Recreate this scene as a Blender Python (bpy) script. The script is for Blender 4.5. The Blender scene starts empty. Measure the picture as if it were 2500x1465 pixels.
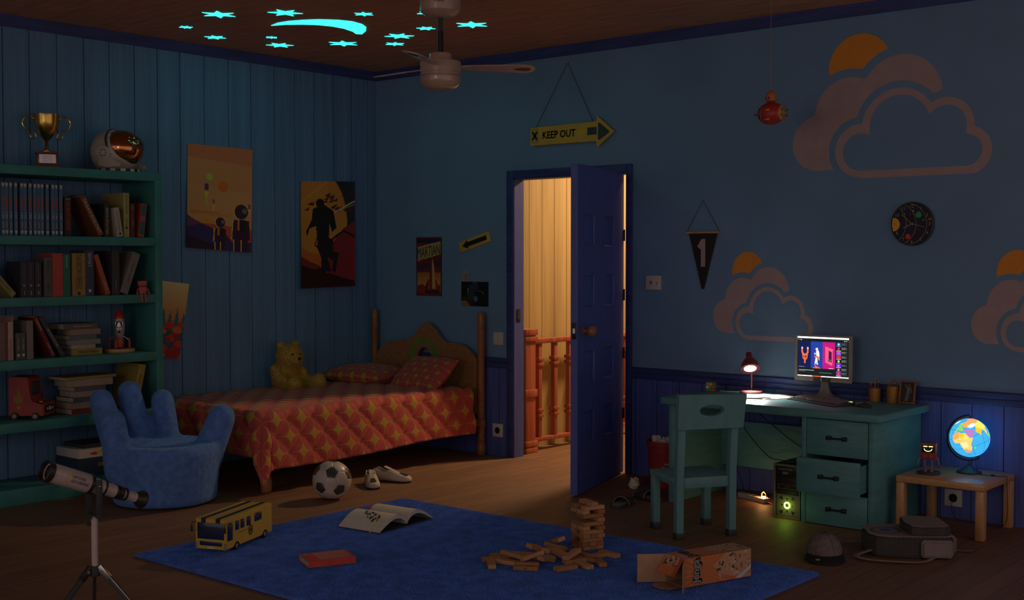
import bpy, bmesh, math, random
import numpy as np
from mathutils import Matrix, Vector, Euler, noise
PI=math.pi
scene=bpy.context.scene
COL=scene.collection
def S(r,g,b):
    f=lambda c:(c/255/12.92) if c<=10.3 else ((c/255+.055)/1.055)**2.4
    return (f(r),f(g),f(b))
# ---------------------------------------------------------------- camera
cam=bpy.data.cameras.new('camera');camo=bpy.data.objects.new('camera',cam);COL.objects.link(camo);scene.camera=camo
YAW,PITCH=0.707494896,0.0335000187
camo.location=(7.26339189,-6.82077691,1.45)
camo.rotation_euler=(PI/2-PITCH,0,YAW)
cam.sensor_width=36;cam.lens=3013.41434/2500*36;cam.clip_start=.05;cam.clip_end=60
# ---------------------------------------------------------------- view, world
scene.view_settings.view_transform='Standard';scene.view_settings.look='None'
scene.view_settings.exposure=0;scene.view_settings.gamma=1;scene.view_settings.use_curve_mapping=False
w=bpy.data.worlds.new('night');scene.world=w;w.use_nodes=True
w.node_tree.nodes['Background'].inputs[0].default_value=(1.0,.80,.76,1);w.node_tree.nodes['Background'].inputs[1].default_value=.38
# ---------------------------------------------------------------- lights
def light(name,kind,loc,energy,col,rot=(0,0,0),**k):
    l=bpy.data.lights.new(name,kind);l.energy=energy;l.color=col
    for a,v in k.items(): setattr(l,a,v)
    o=bpy.data.objects.new(name,l);COL.objects.link(o);o.location=loc;o.rotation_euler=rot;return o
def look(o,t):
    o.rotation_euler=(Vector(t)-o.location).to_track_quat('-Z','Y').to_euler()
# hallway ceiling lamp, behind the open door
HALL=light('hall_light','AREA',(2.15,1.5,2.75),72,(1,.62,.32),size=.34,shape='DISK')
light('hall_light_far','AREA',(2.9,2.3,2.85),5,(1,.62,.32),size=.5,shape='DISK')
# night sky coming through the six-pane window behind the camera
WL=[]
for i in range(3):
    for j in range(2):
        o=light('window_light','AREA',(.0,0,0),2.2,(1,.86,.80),size=.36,size_y=.52,shape='RECTANGLE')
        WL.append((o,i,j))
wc=Vector((4.9,-9.6,1.9));wd=(Vector((4.2,-1.0,1.0))-wc).normalized();wr_=wd.cross(Vector((0,0,1))).normalized();wu=wr_.cross(wd)
for o,i,j in WL:
    o.location=wc+wr_*(i-1)*.42+wu*(j-.5)*.6;look(o,o.location+wd)
# ---------------------------------------------------------------- node helpers
class NT:
    def __init__(s,name):
        s.m=bpy.data.materials.new(name);s.m.use_nodes=True;s.t=s.m.node_tree;s.b=s.t.nodes['Principled BSDF']
    def n(s,typ,ins=None,**k):
        x=s.t.nodes.new(typ)
        for a,v in k.items(): setattr(x,a,v)
        for i,v in (ins or {}).items(): s.put(x.inputs[i],v)
        return x
    def put(s,sock,v):
        if isinstance(v,bpy.types.NodeSocket): s.t.links.new(v,sock)
        else: sock.default_value=v
    def math(s,op,a,b=0,c=0):
        x=s.n('ShaderNodeMath',{0:a,1:b},operation=op)
        if op in('COMPARE','MULTIPLY_ADD','SMOOTH_MIN'): s.put(x.inputs[2],c)
        return x.outputs[0]
    def mix(s,f,a,b):
        x=s.n('ShaderNodeMix',data_type='RGBA');s.put(x.inputs[0],f)
        for i,v in((6,a),(7,b)): s.put(x.inputs[i],v if isinstance(v,bpy.types.NodeSocket) else (*v[:3],1))
        return x.outputs[2]
def k3(c,f): return tuple(min(1,max(0,x*f)) for x in c)
def mat(name,col,rough=.6,metal=0,var=.12,scale=12,stretch=(1,1,1),bump=0,bscale=None,emit=None,es=0,sheen=0,coat=0,chips=None,spec=.5,alpha=1,trans=0):
    N=NT(name);b=N.b
    tc=N.n('ShaderNodeTexCoord').outputs['Object']
    mp=N.n('ShaderNodeMapping',{0:tc});mp.inputs['Scale'].default_value=stretch
    nz=N.n('ShaderNodeTexNoise',{0:mp.outputs[0]});nz.inputs['Scale'].default_value=scale;nz.inputs['Detail'].default_value=5
    cr=N.n('ShaderNodeMapRange',{0:nz.outputs['Fac']});cr.inputs[1].default_value=.3;cr.inputs[2].default_value=.7
    colr=N.mix(cr.outputs[0],k3(col,1-var),k3(col,1+var))
    if chips:
        n2=N.n('ShaderNodeTexNoise',{0:tc});n2.inputs['Scale'].default_value=chips[1];n2.inputs['Detail'].default_value=6;n2.inputs['Roughness'].default_value=.7
        gt=N.math('GREATER_THAN',n2.outputs['Fac'],chips[2])
        colr=N.mix(gt,colr,chips[0])
    N.put(b.inputs['Base Color'],colr)
    b.inputs['Roughness'].default_value=rough;b.inputs['Metallic'].default_value=metal
    b.inputs['Specular IOR Level'].default_value=spec
    if sheen: b.inputs['Sheen Weight'].default_value=sheen;b.inputs['Sheen Roughness'].default_value=.45;b.inputs['Sheen Tint'].default_value=(*k3(col,2.5),1)
    if coat: b.inputs['Coat Weight'].default_value=coat;b.inputs['Coat Roughness'].default_value=.15
    if emit: b.inputs['Emission Color'].default_value=(*emit,1);b.inputs['Emission Strength'].default_value=es
    if trans: b.inputs['Transmission Weight'].default_value=trans
    if bump:
        n3=N.n('ShaderNodeTexNoise',{0:mp.outputs[0]});n3.inputs['Scale'].default_value=bscale or scale*3;n3.inputs['Detail'].default_value=4
        bp=N.n('ShaderNodeBump',{'Height':n3.outputs['Fac']});bp.inputs['Strength'].default_value=bump;bp.inputs['Distance'].default_value=.01
        N.put(b.inputs['Normal'],bp.outputs[0])
    return N.m
def attr_mat(name,rough=.5,emit=0,base=1):
    N=NT(name);a=N.n('ShaderNodeAttribute',attribute_name='paint')
    if base: N.put(N.b.inputs['Base Color'],a.outputs['Color'])
    else: N.b.inputs['Base Color'].default_value=(.01,.01,.01,1)
    N.b.inputs['Roughness'].default_value=rough
    if emit: N.put(N.b.inputs['Emission Color'],a.outputs['Color']);N.b.inputs['Emission Strength'].default_value=emit
    return N.m
# ---------------------------------------------------------------- mesh builder
I4=Matrix.Identity(4)
def T(x,y,z): return Matrix.Translation((x,y,z))
def RZ(a): return Matrix.Rotation(a,4,'Z')
def RX(a): return Matrix.Rotation(a,4,'X')
def RY(a): return Matrix.Rotation(a,4,'Y')
def SC(x,y,z): return Matrix.Diagonal((x,y,z,1))
def FR(o,x,y):
    x=Vector(x).normalized();y=Vector(y).normalized();z=x.cross(y).normalized()
    m=Matrix((( x.x,y.x,z.x,o[0]),(x.y,y.y,z.y,o[1]),(x.z,y.z,z.z,o[2]),(0,0,0,1)));return m
WALLR=lambda x,z,y=0:FR((x,y,z),(1,0,0),(0,0,1))      # drawing plane on the wall with the door, facing the room
WALLL=lambda y,z,x=0:FR((x,y,z),(0,1,0),(0,0,1))      # drawing plane on the plank wall, facing the room
TXT={}
def text_mesh(s,shear=0):
    if (s,shear) not in TXT:
        c=bpy.data.curves.new('t','FONT');c.body=s;c.size=1;c.align_x='CENTER';c.align_y='CENTER';c.extrude=.0;c.resolution_u=2;c.shear=shear
        o=bpy.data.objects.new('t',c);me=bpy.data.meshes.new_from_object(o)
        v=np.array([list(p.co) for p in me.vertices]) if len(me.vertices) else np.zeros((1,3))
        f=[list(p.vertices) for p in me.polygons]
        mn,mx=v.min(0),v.max(0);v=(v-(mn+mx)/2);d=np.maximum(mx-mn,1e-4);v[:,0]/=d[0];v[:,1]/=d[1]
        TXT[(s,shear)]=(v,f,d[0]/d[1]);bpy.data.objects.remove(o);bpy.data.curves.remove(c);bpy.data.meshes.remove(me)
    return TXT[(s,shear)]
class MB:
    def __init__(s,M=None): s.bm=bmesh.new();s.mats=[];s.M=M or I4
    def mi(s,m):
        if m not in s.mats: s.mats.append(m)
        return s.mats.index(m)
    def add(s,vs,fs,m,M=None):
        X=s.M@(M or I4);k=s.mi(m);bv=[s.bm.verts.new(X@Vector(v)) for v in vs];out=[]
        for f in fs:
            try: q=s.bm.faces.new([bv[i] for i in f]);q.material_index=k;out.append(q)
            except ValueError: pass
        return bv,out
    def box(s,a,b,m,M=None,bev=0,seg=2):
        x0,y0,z0=a;x1,y1,z1=b
        vs=[(x0,y0,z0),(x1,y0,z0),(x1,y1,z0),(x0,y1,z0),(x0,y0,z1),(x1,y0,z1),(x1,y1,z1),(x0,y1,z1)]
        fs=[(0,3,2,1),(4,5,6,7),(0,1,5,4),(1,2,6,5),(2,3,7,6),(3,0,4,7)]
        bv,f=s.add(vs,fs,m,M)
        if bev: bmesh.ops.bevel(s.bm,geom=list({e for q in f for e in q.edges}),offset=bev,segments=seg,affect='EDGES',profile=.5)
        return s
    def cb(s,c,d,m,M=None,bev=0,seg=2):
        return s.box([c[i]-d[i]/2 for i in range(3)],[c[i]+d[i]/2 for i in range(3)],m,M,bev,seg)
    def lathe(s,pts,m,M=None,seg=24,closed=False):
        vs=[];fs=[];n=len(pts)
        for r,z in pts:
            for i in range(seg):
                a=2*PI*i/seg;vs.append((r*math.cos(a),r*math.sin(a),z))
        for j in range(n-1 if not closed else n):
            k=(j+1)%n
            for i in range(seg): fs.append((j*seg+i,j*seg+(i+1)%seg,k*seg+(i+1)%seg,k*seg+i))
        if not closed:
            if pts[0][0]>1e-5: fs.append(tuple(range(seg))[::-1])
            if pts[-1][0]>1e-5: fs.append(tuple(range((n-1)*seg,n*seg)))
        s.add(vs,fs,m,M);return s
    def cyl(s,p0,p1,r0,m,r1=None,seg=16,M=None):
        p0=Vector(p0);p1=Vector(p1);d=p1-p0;q=d.to_track_quat('Z','Y').to_matrix().to_4x4();q.translation=p0
        return s.lathe([(r0,0),(r1 if r1 is not None else r0,d.length)],m,(M or I4)@q,seg)
    def tube(s,pts,r,m,seg=8,M=None,closed=False,flat=1):
        P=[Vector(p) for p in pts];n=len(P);vs=[];fs=[]
        up=Vector((0,0,1))
        for i in range(n):
            a=P[(i-1)%n] if closed or i else P[0];b=P[(i+1)%n] if closed or i<n-1 else P[-1];t=(b-a).normalized()
            x=t.cross(up)
            if x.length<.05: x=t.cross(Vector((1,0,0)))
            x.normalize();y=x.cross(t);rr=r[i] if hasattr(r,'__len__') else r
            for k in range(seg):
                an=2*PI*k/seg;vs.append(P[i]+x*rr*math.cos(an)+y*rr*math.sin(an)*flat)
        for i in range(n if closed else n-1):
            j=(i+1)%n
            for k in range(seg): fs.append((i*seg+k,j*seg+k,j*seg+(k+1)%seg,i*seg+(k+1)%seg))
        if not closed: fs.append(tuple(range(seg)));fs.append(tuple(range((n-1)*seg,n*seg))[::-1])
        s.add(vs,fs,m,M);return s
    def ball(s,c,r,m,M=None,seg=24,rings=14):
        r=(r,r,r) if not hasattr(r,'__len__') else r
        pts=[(math.sin(PI*i/rings),-math.cos(PI*i/rings)) for i in range(rings+1)];pts[0]=(1e-4,-1);pts[-1]=(1e-4,1)
        return s.lathe(pts,m,(M or I4)@T(*c)@SC(*r),seg)
    def prism(s,poly,h,m,M=None,bev=0):
        n=len(poly);vs=[(x,y,0) for x,y in poly]+[(x,y,h) for x,y in poly]
        ar=sum(poly[i][0]*poly[(i+1)%n][1]-poly[(i+1)%n][0]*poly[i][1] for i in range(n))
        if ar<0: vs=vs[:n][::-1]+vs[n:][::-1]
        fs=[tuple(range(n))[::-1],tuple(range(n,2*n))]+[(i,(i+1)%n,n+(i+1)%n,n+i) for i in range(n)]
        bv,f=s.add(vs,fs,m,M)
        if bev: bmesh.ops.bevel(s.bm,geom=list({e for q in f[:2] for e in q.edges}),offset=bev,segments=2,affect='EDGES')
        return s
    def shape(s,loops,h,m,M=None,bev=0):
        """flat shape with holes (even-odd), thickness h standing on the plane"""
        c=bpy.data.curves.new('s','CURVE');c.dimensions='2D';c.fill_mode='BOTH';c.extrude=h/2;c.bevel_depth=bev;c.bevel_resolution=2;c.offset=-bev
        for L in loops:
            sp=c.splines.new('POLY');sp.points.add(len(L)-1)
            for i,(x,y) in enumerate(L): sp.points[i].co=(x,y,0,1)
            sp.use_cyclic_u=True
        o=bpy.data.objects.new('s',c);me=bpy.data.meshes.new_from_object(o)
        s.add([p.co+Vector((0,0,h/2+bev)) for p in me.vertices],[tuple(p.vertices) for p in me.polygons],m,M)
        bpy.data.objects.remove(o);bpy.data.curves.remove(c);bpy.data.meshes.remove(me);return s
    def text(s,t,wd,ht,m,M=None,z=.0006,shear=0,bold=0):
        v,f,asp=text_mesh(t,shear);wd=wd or ht*asp
        for ox,oy in [(0,0)]+([(bold,0),(-bold,0),(0,bold),(0,-bold)] if bold else []): s.add([(a*wd+ox,b*ht+oy,z) for a,b,_ in v],f,m,M)
        return s
    def build(s,name,parent=None,world=False,sharp=.6,weld=False):
        if weld: bmesh.ops.remove_doubles(s.bm,verts=s.bm.verts,dist=1e-5)
        s.bm.normal_update()
        for e in s.bm.edges:
            if len(e.link_faces)==2:
                try:
                    if e.calc_face_angle()>sharp: e.smooth=False
                except ValueError: pass
        for f in s.bm.faces: f.smooth=True
        me=bpy.data.meshes.new(name);s.bm.to_mesh(me);s.bm.free()
        for m in s.mats: me.materials.append(m)
        return link(name,me,parent,world)
WM={}
def link(name,me,parent=None,world=False):
    if world and parent is not None: me.transform(WM[parent].inverted())
    o=bpy.data.objects.new(name,me);COL.objects.link(o);o.parent=parent;WM[o]=WM[parent] if parent else I4
    return o
def tag(o,label=None,cat=None,group=None,kind=None):
    if label: o['label']=label
    if cat: o['category']=cat
    if group: o['group']=group
    if kind: o['kind']=kind
    return o
def thing(name,label,cat,loc,rotz=0,group=None,M=None):
    o=bpy.data.objects.new(name,None);COL.objects.link(o);o.empty_display_size=.05
    m=M if M is not None else T(*loc)@RZ(rotz);o.matrix_basis=m;WM[o]=m
    return tag(o,label,cat,group)
def dup(o,M,label=None,group=None):
    c=o.copy();COL.objects.link(c);c.matrix_basis=M;WM[c]=M
    if label: c['label']=label
    if group: c['group']=group
    kids=list(o.children)
    for k in kids:
        d=k.copy();COL.objects.link(d);d.parent=c
        for g in k.children:
            e=g.copy();COL.objects.link(e);e.parent=d
    return c
def struct(o): return tag(o,kind='structure')
def single(mb,name,label,cat,group=None,M=None,**k):
    """a thing that is one mesh, origin placed by M"""
    o=mb.build(name,**k)
    if M is not None: o.matrix_basis=M;WM[o]=M
    return tag(o,label,cat,group)
# ---------------------------------------------------------------- painted sheets (posters, screens, maps): colour per cell, own pattern only
class Paint:
    def __init__(s,nx,ny,bg):
        s.nx,s.ny=nx,ny;s.a=np.zeros((ny,nx,3));s.a[:]=bg
        s.X,s.Y=np.meshgrid((np.arange(nx)+.5)/nx,(np.arange(ny)+.5)/ny)   # 0..1, y up
        s.asp=nx/ny
    def mask(s,m,c): s.a[m]=c;return s
    def rect(s,x0,y0,x1,y1,c): return s.mask((s.X>=x0)&(s.X<=x1)&(s.Y>=y0)&(s.Y<=y1),c)
    def circ(s,x,y,r,c,ry=None):
        ry=ry or r*s.asp
        return s.mask(((s.X-x)/r)**2+((s.Y-y)/ry)**2<=1,c)
    def inside(s,P):
        m=np.zeros(s.X.shape,bool);n=len(P);j=n-1
        for i in range(n):
            xi,yi=P[i];xj,yj=P[j]
            if yi!=yj: m^=((yi>s.Y)!=(yj>s.Y))&(s.X<(xj-xi)*(s.Y-yi)/(yj-yi)+xi)
            j=i
        return m
    def poly(s,P,c): return s.mask(s.inside(P),c)
    def line(s,P,wd,c):
        for (x0,y0),(x1,y1) in zip(P,P[1:]):
            dx,dy=(x1-x0)*s.asp,y1-y0;L=max(dx*dx+dy*dy,1e-9);px=(s.X-x0)*s.asp;py=s.Y-y0
            t=np.clip((px*dx+py*dy)/L,0,1);s.mask((px-t*dx)**2+(py-t*dy)**2<=(wd/2)**2,c)
        return s
    def grad(s,y0,y1,c0,c1):
        m=(s.Y>=y0)&(s.Y<=y1);t=((s.Y-y0)/(y1-y0))[...,None];g=np.array(c0)*(1-t)+np.array(c1)*t;s.a[m]=g[m];return s
def sheet(paint,fn,mats_,back=None,cell=None):
    """mesh of nx*ny cells, fn(u,v)->xyz; cell colours stored per corner"""
    nx,ny=paint.nx,paint.ny
    u=np.linspace(0,1,nx+1);v=np.linspace(0,1,ny+1);U,V=np.meshgrid(u,v)
    P=np.stack(fn(U,V),-1).reshape(-1,3)
    idx=np.arange((nx+1)*(ny+1)).reshape(ny+1,nx+1)
    F=np.stack([idx[:-1,:-1],idx[:-1,1:],idx[1:,1:],idx[1:,:-1]],-1).reshape(-1,4)
    me=bpy.data.meshes.new('sheet');me.vertices.add(len(P));me.vertices.foreach_set('co',P.ravel())
    me.loops.add(len(F)*4);me.loops.foreach_set('vertex_index',F.ravel().astype(np.int32))
    me.polygons.add(len(F));me.polygons.foreach_set('loop_start',np.arange(0,len(F)*4,4,dtype=np.int32));me.polygons.foreach_set('loop_total',np.full(len(F),4,np.int32))
    me.update(calc_edges=True)
    at=me.color_attributes.new('paint','FLOAT_COLOR','CORNER')
    c=np.repeat(np.concatenate([paint.a.reshape(-1,3),np.ones((nx*ny,1))],1),4,0);at.data.foreach_set('color',c.ravel().astype(np.float32))
    me.polygons.foreach_set('use_smooth',np.ones(len(F),bool));me.materials.append(mats_)
    me.validate();return me
def flat_fn(M,wd,ht,z=0):
    def f(U,V):
        X=(U-.5)*wd;Y=(V-.5)*ht
        return [M[i][0]*X+M[i][1]*Y+M[i][2]*z+M[i][3] for i in range(3)]
    return f
random.seed(4);RN=np.random.RandomState(7)
# ================================================================ materials
def wood_planks(name,c0,c1,wid,length,rot,rough=.62,bump=.35,coat=.0,mortar=(.07,.038,.022)):
    N=NT(name);tc=N.n('ShaderNodeTexCoord').outputs['Object']
    mp=N.n('ShaderNodeMapping',{0:tc});mp.inputs['Rotation'].default_value=(0,0,rot)
    br=N.n('ShaderNodeTexBrick',{0:mp.outputs[0]});br.offset=.37;br.inputs['Scale'].default_value=1
    br.inputs['Brick Width'].default_value=length;br.inputs['Row Height'].default_value=wid;br.inputs['Mortar Size'].default_value=.0016;br.inputs['Mortar Smooth'].default_value=.1
    br.inputs['Color1'].default_value=(*c0,1);br.inputs['Color2'].default_value=(*c1,1);br.inputs['Mortar'].default_value=(*mortar,1)
    m2=N.n('ShaderNodeMapping',{0:mp.outputs[0]});m2.inputs['Scale'].default_value=(1.6,22,1)
    nz=N.n('ShaderNodeTexNoise',{0:m2.outputs[0]});nz.inputs['Scale'].default_value=2.2;nz.inputs['Detail'].default_value=7;nz.inputs['Distortion'].default_value=.6
    g=N.n('ShaderNodeMapRange',{0:nz.outputs['Fac']});g.inputs[1].default_value=.3;g.inputs[2].default_value=.75;g.inputs[3].default_value=.80;g.inputs[4].default_value=1.14
    c=N.n('ShaderNodeVectorMath',{0:br.outputs['Color'],1:g.outputs[0]},operation='MULTIPLY').outputs[0]
    N.put(N.b.inputs['Base Color'],c);N.b.inputs['Roughness'].default_value=rough;N.b.inputs['Coat Weight'].default_value=coat;N.b.inputs['Coat Roughness'].default_value=.3
    h=N.math('SUBTRACT',nz.outputs['Fac'],N.math('MULTIPLY',br.outputs['Fac'],2.5))
    bp=N.n('ShaderNodeBump',{'Height':h});bp.inputs['Strength'].default_value=bump;bp.inputs['Distance'].default_value=.004;N.put(N.b.inputs['Normal'],bp.outputs[0])
    return N.m
FLOOR=wood_planks('floor_boards',(.265,.142,.080),(.215,.112,.062),.115,1.15,PI/2)
WPL=mat('blue_plank_paint',(.120,.250,.440),.55,var=.16,scale=2.2,stretch=(9,9,.3),bump=.4,bscale=9)
WPR=mat('blue_wall_paint',(.155,.290,.470),.6,var=.07,scale=2.2,bump=.12,bscale=60,chips=((.26,.42,.56),7,.70))
WAIN=mat('wainscot_paint',(.085,.125,.430),.5,var=.18,scale=4,stretch=(12,12,.4),bump=.4,bscale=8,chips=((.22,.21,.33),5,.735))
TRIM=mat('navy_trim_paint',(.040,.060,.215),.5,var=.25,scale=5,stretch=(.5,.5,6),bump=.3)
DOORP=mat('door_blue_paint',(.075,.115,.440),.45,var=.12,scale=4,stretch=(5,5,.6),bump=.25,bscale=14,chips=((.20,.20,.34),22,.74))
CEIL=mat('ceiling_wood',(.56,.27,.14),.7,var=.2,scale=3,stretch=(1.2,9,1),bump=.25,bscale=12)
YEL=mat('yellow_plank_wood',(.46,.34,.155),.6,var=.2,scale=2,stretch=(7,7,.35),bump=.3,bscale=8)
REDW=mat('red_stair_wood',(.42,.115,.065),.5,var=.3,scale=3,stretch=(9,9,.5),bump=.3,bscale=10)
TEAL=mat('teal_desk_paint',(.100,.300,.310),.5,var=.12,scale=6,stretch=(1,1,5),bump=.2,bscale=24,chips=((.30,.27,.26),13,.735))
TEALS=mat('teal_shelf_paint',(.045,.225,.210),.5,var=.15,scale=6,bump=.15,bscale=20,chips=((.30,.24,.22),11,.742))
TEALC=mat('teal_chair_paint',(.125,.310,.325),.5,var=.12,scale=5,stretch=(4,4,1),bump=.25,bscale=20)
BLK=mat('black_plastic',(.012,.012,.014),.45,var=.1)
DGR=mat('dark_grey',(.045,.047,.05),.5)
GRY=mat('grey_plastic',(.25,.24,.23),.5)
WHT=mat('white_paint',(.62,.58,.54),.45,var=.08)
PAPER=mat('paper',(.74,.70,.63),.8,var=.05,scale=30)
PAGES=mat('book_pages',(.50,.44,.34),.9,var=.2,scale=40,stretch=(1,1,30))
STEEL=mat('steel',(.55,.52,.50),.28,metal=1)
BEDW=mat('bed_wood',(.36,.155,.060),.45,var=.2,scale=4,stretch=(9,1,9),bump=.2,coat=.2)
GREENB=mat('olive_band',(.20,.23,.05),.5)
SHEETW=mat('white_sheet',(.72,.66,.62),.85,bump=.2,bscale=60)
TABW=mat('table_oak',(.62,.33,.14),.4,var=.12,scale=3,stretch=(9,1,9),bump=.1,coat=.25)
FANW=mat('fan_enamel',(.52,.36,.28),.38,var=.1,scale=20,coat=.4)
RED=mat('red_plastic',(.45,.035,.03),.4)
REDC=mat('red_card',(.62,.07,.05),.5)
ORG=mat('orange_sun_paint',(.80,.30,.03),.7,var=.05)
CLD=mat('pale_cloud_paint',(.44,.33,.33),.7,var=.06)
KRAFT=mat('kraft_card',(.50,.30,.17),.85,var=.12,scale=20)
STAR=mat('glow_star',(.2,.8,.75),.5,emit=(.030,1,.93),es=2.3)
YELP=mat('yellow_sign_paint',(.62,.42,.05),.5,var=.12)
SIGNG=mat('dark_green_print',(.030,.060,.050),.5)
PRT=attr_mat('printed_sheet',.55);SCR=attr_mat('lit_screen',.2,emit=1.15,base=0);GLB=attr_mat('lit_globe',.25,emit=1.25,base=0);PRG=attr_mat('glossy_print',.3)
# ================================================================ the setting
H=2.934;RX1=6.6;RY0=-9.9
def plank_wall(mb,edges,lo,hi,z0,z1,axis,m,depth=.012,gap=.006,sgn=1):
    es=[e for e in edges if lo<e<hi];es=[lo]+es+[hi]
    for a,b in zip(es,es[1:]):
        a+=gap/2;b-=gap/2
        if b-a<.01: continue
        if axis=='y': mb.box((0,a,z0),(depth,b,z1),m)
        elif axis=='yn': mb.box((-depth,a,z0),(0,b,z1),m)
        else: mb.box((a,-depth,z0),(b,0,z1),m)
mb=MB();mb.box((-.1,RY0,-.05),(RX1+1.5,.0,0),FLOOR);struct(mb.build('floor'))
mb=MB();mb.box((-.1,RY0,H),(RX1+1.5,.12,H+.06),CEIL);struct(mb.build('ceiling'))
led=[-3.096,-2.924,-2.741,-2.554,-2.372,-2.187,-2.011,-1.833,-1.635,-1.43,-1.232,-1.02,-.83,-.64,-.45,-.26,-.09]+[-3.28-.184*i for i in range(36)]
led.sort()
mb=MB();mb.box((-.1,RY0,0),(-.012,.08,H),TRIM);mb.M=T(-.012,0,0);plank_wall(mb,led,RY0,.0,0,H,'y',WPL);struct(mb.build('wall_left'))
OX0,OX1,OZ,WT=1.458,2.452,2.031,.075
mb=MB()
mb.box((-.1,0,0),(OX0,WT,H),WPR);mb.box((OX1,0,0),(RX1+1.5,WT,H),WPR);mb.box((OX0,0,OZ),(OX1,WT,H),WPR);struct(mb.build('wall_right'))
red_=[4.434+.1733*i for i in range(-27,24)]
mb=MB();mb.box((0,-.002,0),(1.395,0,.648),TRIM);plank_wall(mb,red_,0,1.395,0,.648,'x',WAIN,depth=.008)
struct(mb.build('wall_wainscot_left'))
mb=MB();mb.box((2.496,-.002,0),(RX1+1.5,0,.648),TRIM);plank_wall(mb,red_,2.496,RX1+1.5,0,.648,'x',WAIN,depth=.008)
struct(mb.build('wall_wainscot_right'))
def extr(mb,prof,p0,p1,m):
    """profile (out, z) extruded between two x positions on the right wall"""
    vs=[(p0,-a,z) for a,z in prof]+[(p1,-a,z) for a,z in prof];n=len(prof)
    mb.add(vs,[tuple(range(n)),tuple(range(n,2*n))[::-1]]+[(i,n+i,n+(i+1)%n,(i+1)%n) for i in range(n)],m)
rail=[(0,.647),(.012,.647),(.016,.655),(.016,.680),(.012,.684),(.017,.690),(.019,.702),(.019,.715),(.012,.722),(0,.7235)]
for i,(a,b) in enumerate(((0,1.395),(2.496,RX1+1.5))):
    mb=MB();extr(mb,rail,a,b,TRIM);struct(mb.build('trim_%d'%(i+1)))
crown=[(0,H-.071),(.008,H-.071),(.012,H-.062),(.016,H-.04),(.026,H-.012),(.030,H),(0,H)]
mb=MB();extr(mb,crown,0,RX1+1.5,TRIM);struct(mb.build('trim_3'))
mb=MB(RZ(-PI/2));extr(mb,[(-a,z) for a,z in crown],0,-RY0,TRIM);o=struct(mb.build('trim_4'))
# door casing and jambs
mb=MB()
for a,b in(((1.395,-.022,0),(1.458,0,2.085)),((OX1,-.022,0),(2.496,0,2.085)),((1.458,-.022,OZ),(OX1,0,2.085))): mb.box(a,b,TRIM,bev=.003)
mb.box((OX0,-.02,0),(OX0+.012,WT+.01,OZ),DOORP);mb.box((OX1-.008,0,0),(OX1,WT+.01,OZ),WHT);mb.box((OX0,-.02,OZ-.012),(OX1,WT+.01,OZ),TRIM)
fr=struct(mb.build('trim_5'))
mb=MB();mb.box((OX0+.012,.005,.99),(OX0+.0155,.045,1.085),BLK,bev=.001);mb.box((OX0+.0156,.014,1.01),(OX0+.0165,.034,1.062),DGR);mb.build('strike_plate',fr)
# door leaf, swung into the room
a_=math.atan2(-.885,.288)
DM=T(2.393,-.034,.012)@RZ(a_)
door=thing('door_1',None,None,None,M=DM);del_=door;struct(door)
DL,DT,DH=.925,.045,2.01
mb=MB()
cols=[(.100,.300),(.500,.700)];rows=[(.310,.505),(.680,.880),(1.150,1.348),(1.530,1.725)]
# local x runs from hinge to free edge, y out of the face seen; frame built round sunk panels
cx=[(DL-b-.02,DL-a-.02) for a,b in cols][::-1]
xs=[0,cx[0][0],cx[0][1],cx[1][0],cx[1][1],DL];zs=[0]+[q for r in rows for q in r]+[DH];zs=sorted(q-.012 if 0<q<DH else q for q in zs)
for i in range(5):
    for j in range(len(zs)-1):
        hole=i in(1,3) and j%2==1
        y1=DT-(.012 if hole else 0)
        mb.box((xs[i],.0,zs[j]),(xs[i+1],y1,zs[j+1]),DOORP)
        if hole:
            X0,X1,Z0,Z1=xs[i],xs[i+1],zs[j],zs[j+1];q=.012
            vs=[(X0,DT,Z0),(X1,DT,Z0),(X1,DT,Z1),(X0,DT,Z1),(X0+q,DT-.010,Z0+q),(X1-q,DT-.010,Z0+q),(X1-q,DT-.010,Z1-q),(X0+q,DT-.010,Z1-q)]
            mb.add(vs,[(0,1,5,4),(1,2,6,5),(2,3,7,6),(3,0,4,7)],DOORP)
leaf=mb.build('door_leaf',door)
mb=MB();K=T(DL-.105,DT,.995)@RX(-PI/2)
mb.lathe([(.028,0),(.028,.004),(.012,.008),(.011,.022),(.020,.030),(.033,.043),(.037,.056),(.033,.070),(.018,.080),(.0001,.083)],BEDW,K);mb.build('door_knob',door)
mb=MB();mb.box((DL,.008,.95),(DL+.002,.037,1.05),BLK,bev=.001);mb.box((DL+.002,.015,.985),(DL+.006,.030,1.015),STEEL);mb.build('latch_plate',door)
for z in (.398,.805,1.195,1.595):
    mb=MB();mb.box((-.004,DT-.002,z-.035),(.016,DT+.003,z+.035),BLK);mb.cyl((-.006,DT+.002,z-.038),(-.006,DT+.002,z+.038),.006,BLK);mb.build('hinge',door)
# hallway beyond the door
mb=MB();mb.box((.9,0,-.05),(4.2,3.3,0),FLOOR);struct(mb.build('floor_hall'))
mb=MB();mb.box((.9,WT,H),(4.2,3.3,H+.06),CEIL);struct(mb.build('ceiling_hall'))
hed=[.412-.154*2+.154*i for i in range(24)]
mb=MB(T(1.238,0,0));plank_wall(mb,hed,WT,3.3,0,H,'y',YEL,gap=.005);mb.box((-.09,WT,0),(0,3.3,H),REDW);struct(mb.build('wall_hall_left'))
mb=MB();mb.box((1.15,3.3,0),(4.2,3.36,H),YEL);struct(mb.build('wall_hall_back'))
mb=MB();mb.box((4.2,WT,0),(4.26,3.36,H),YEL);struct(mb.build('wall_hall_right'))
bn=thing('stair_banister','red wooden stair banister with carved newel post in the lit hallway','banister',(1.38,.3,0))
def bl(mb,a,b): mb.box(a,b,REDW,bev=.003)
mb=MB();bl(mb,(1.30,.17,0),(1.42,.285,.92))
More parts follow.
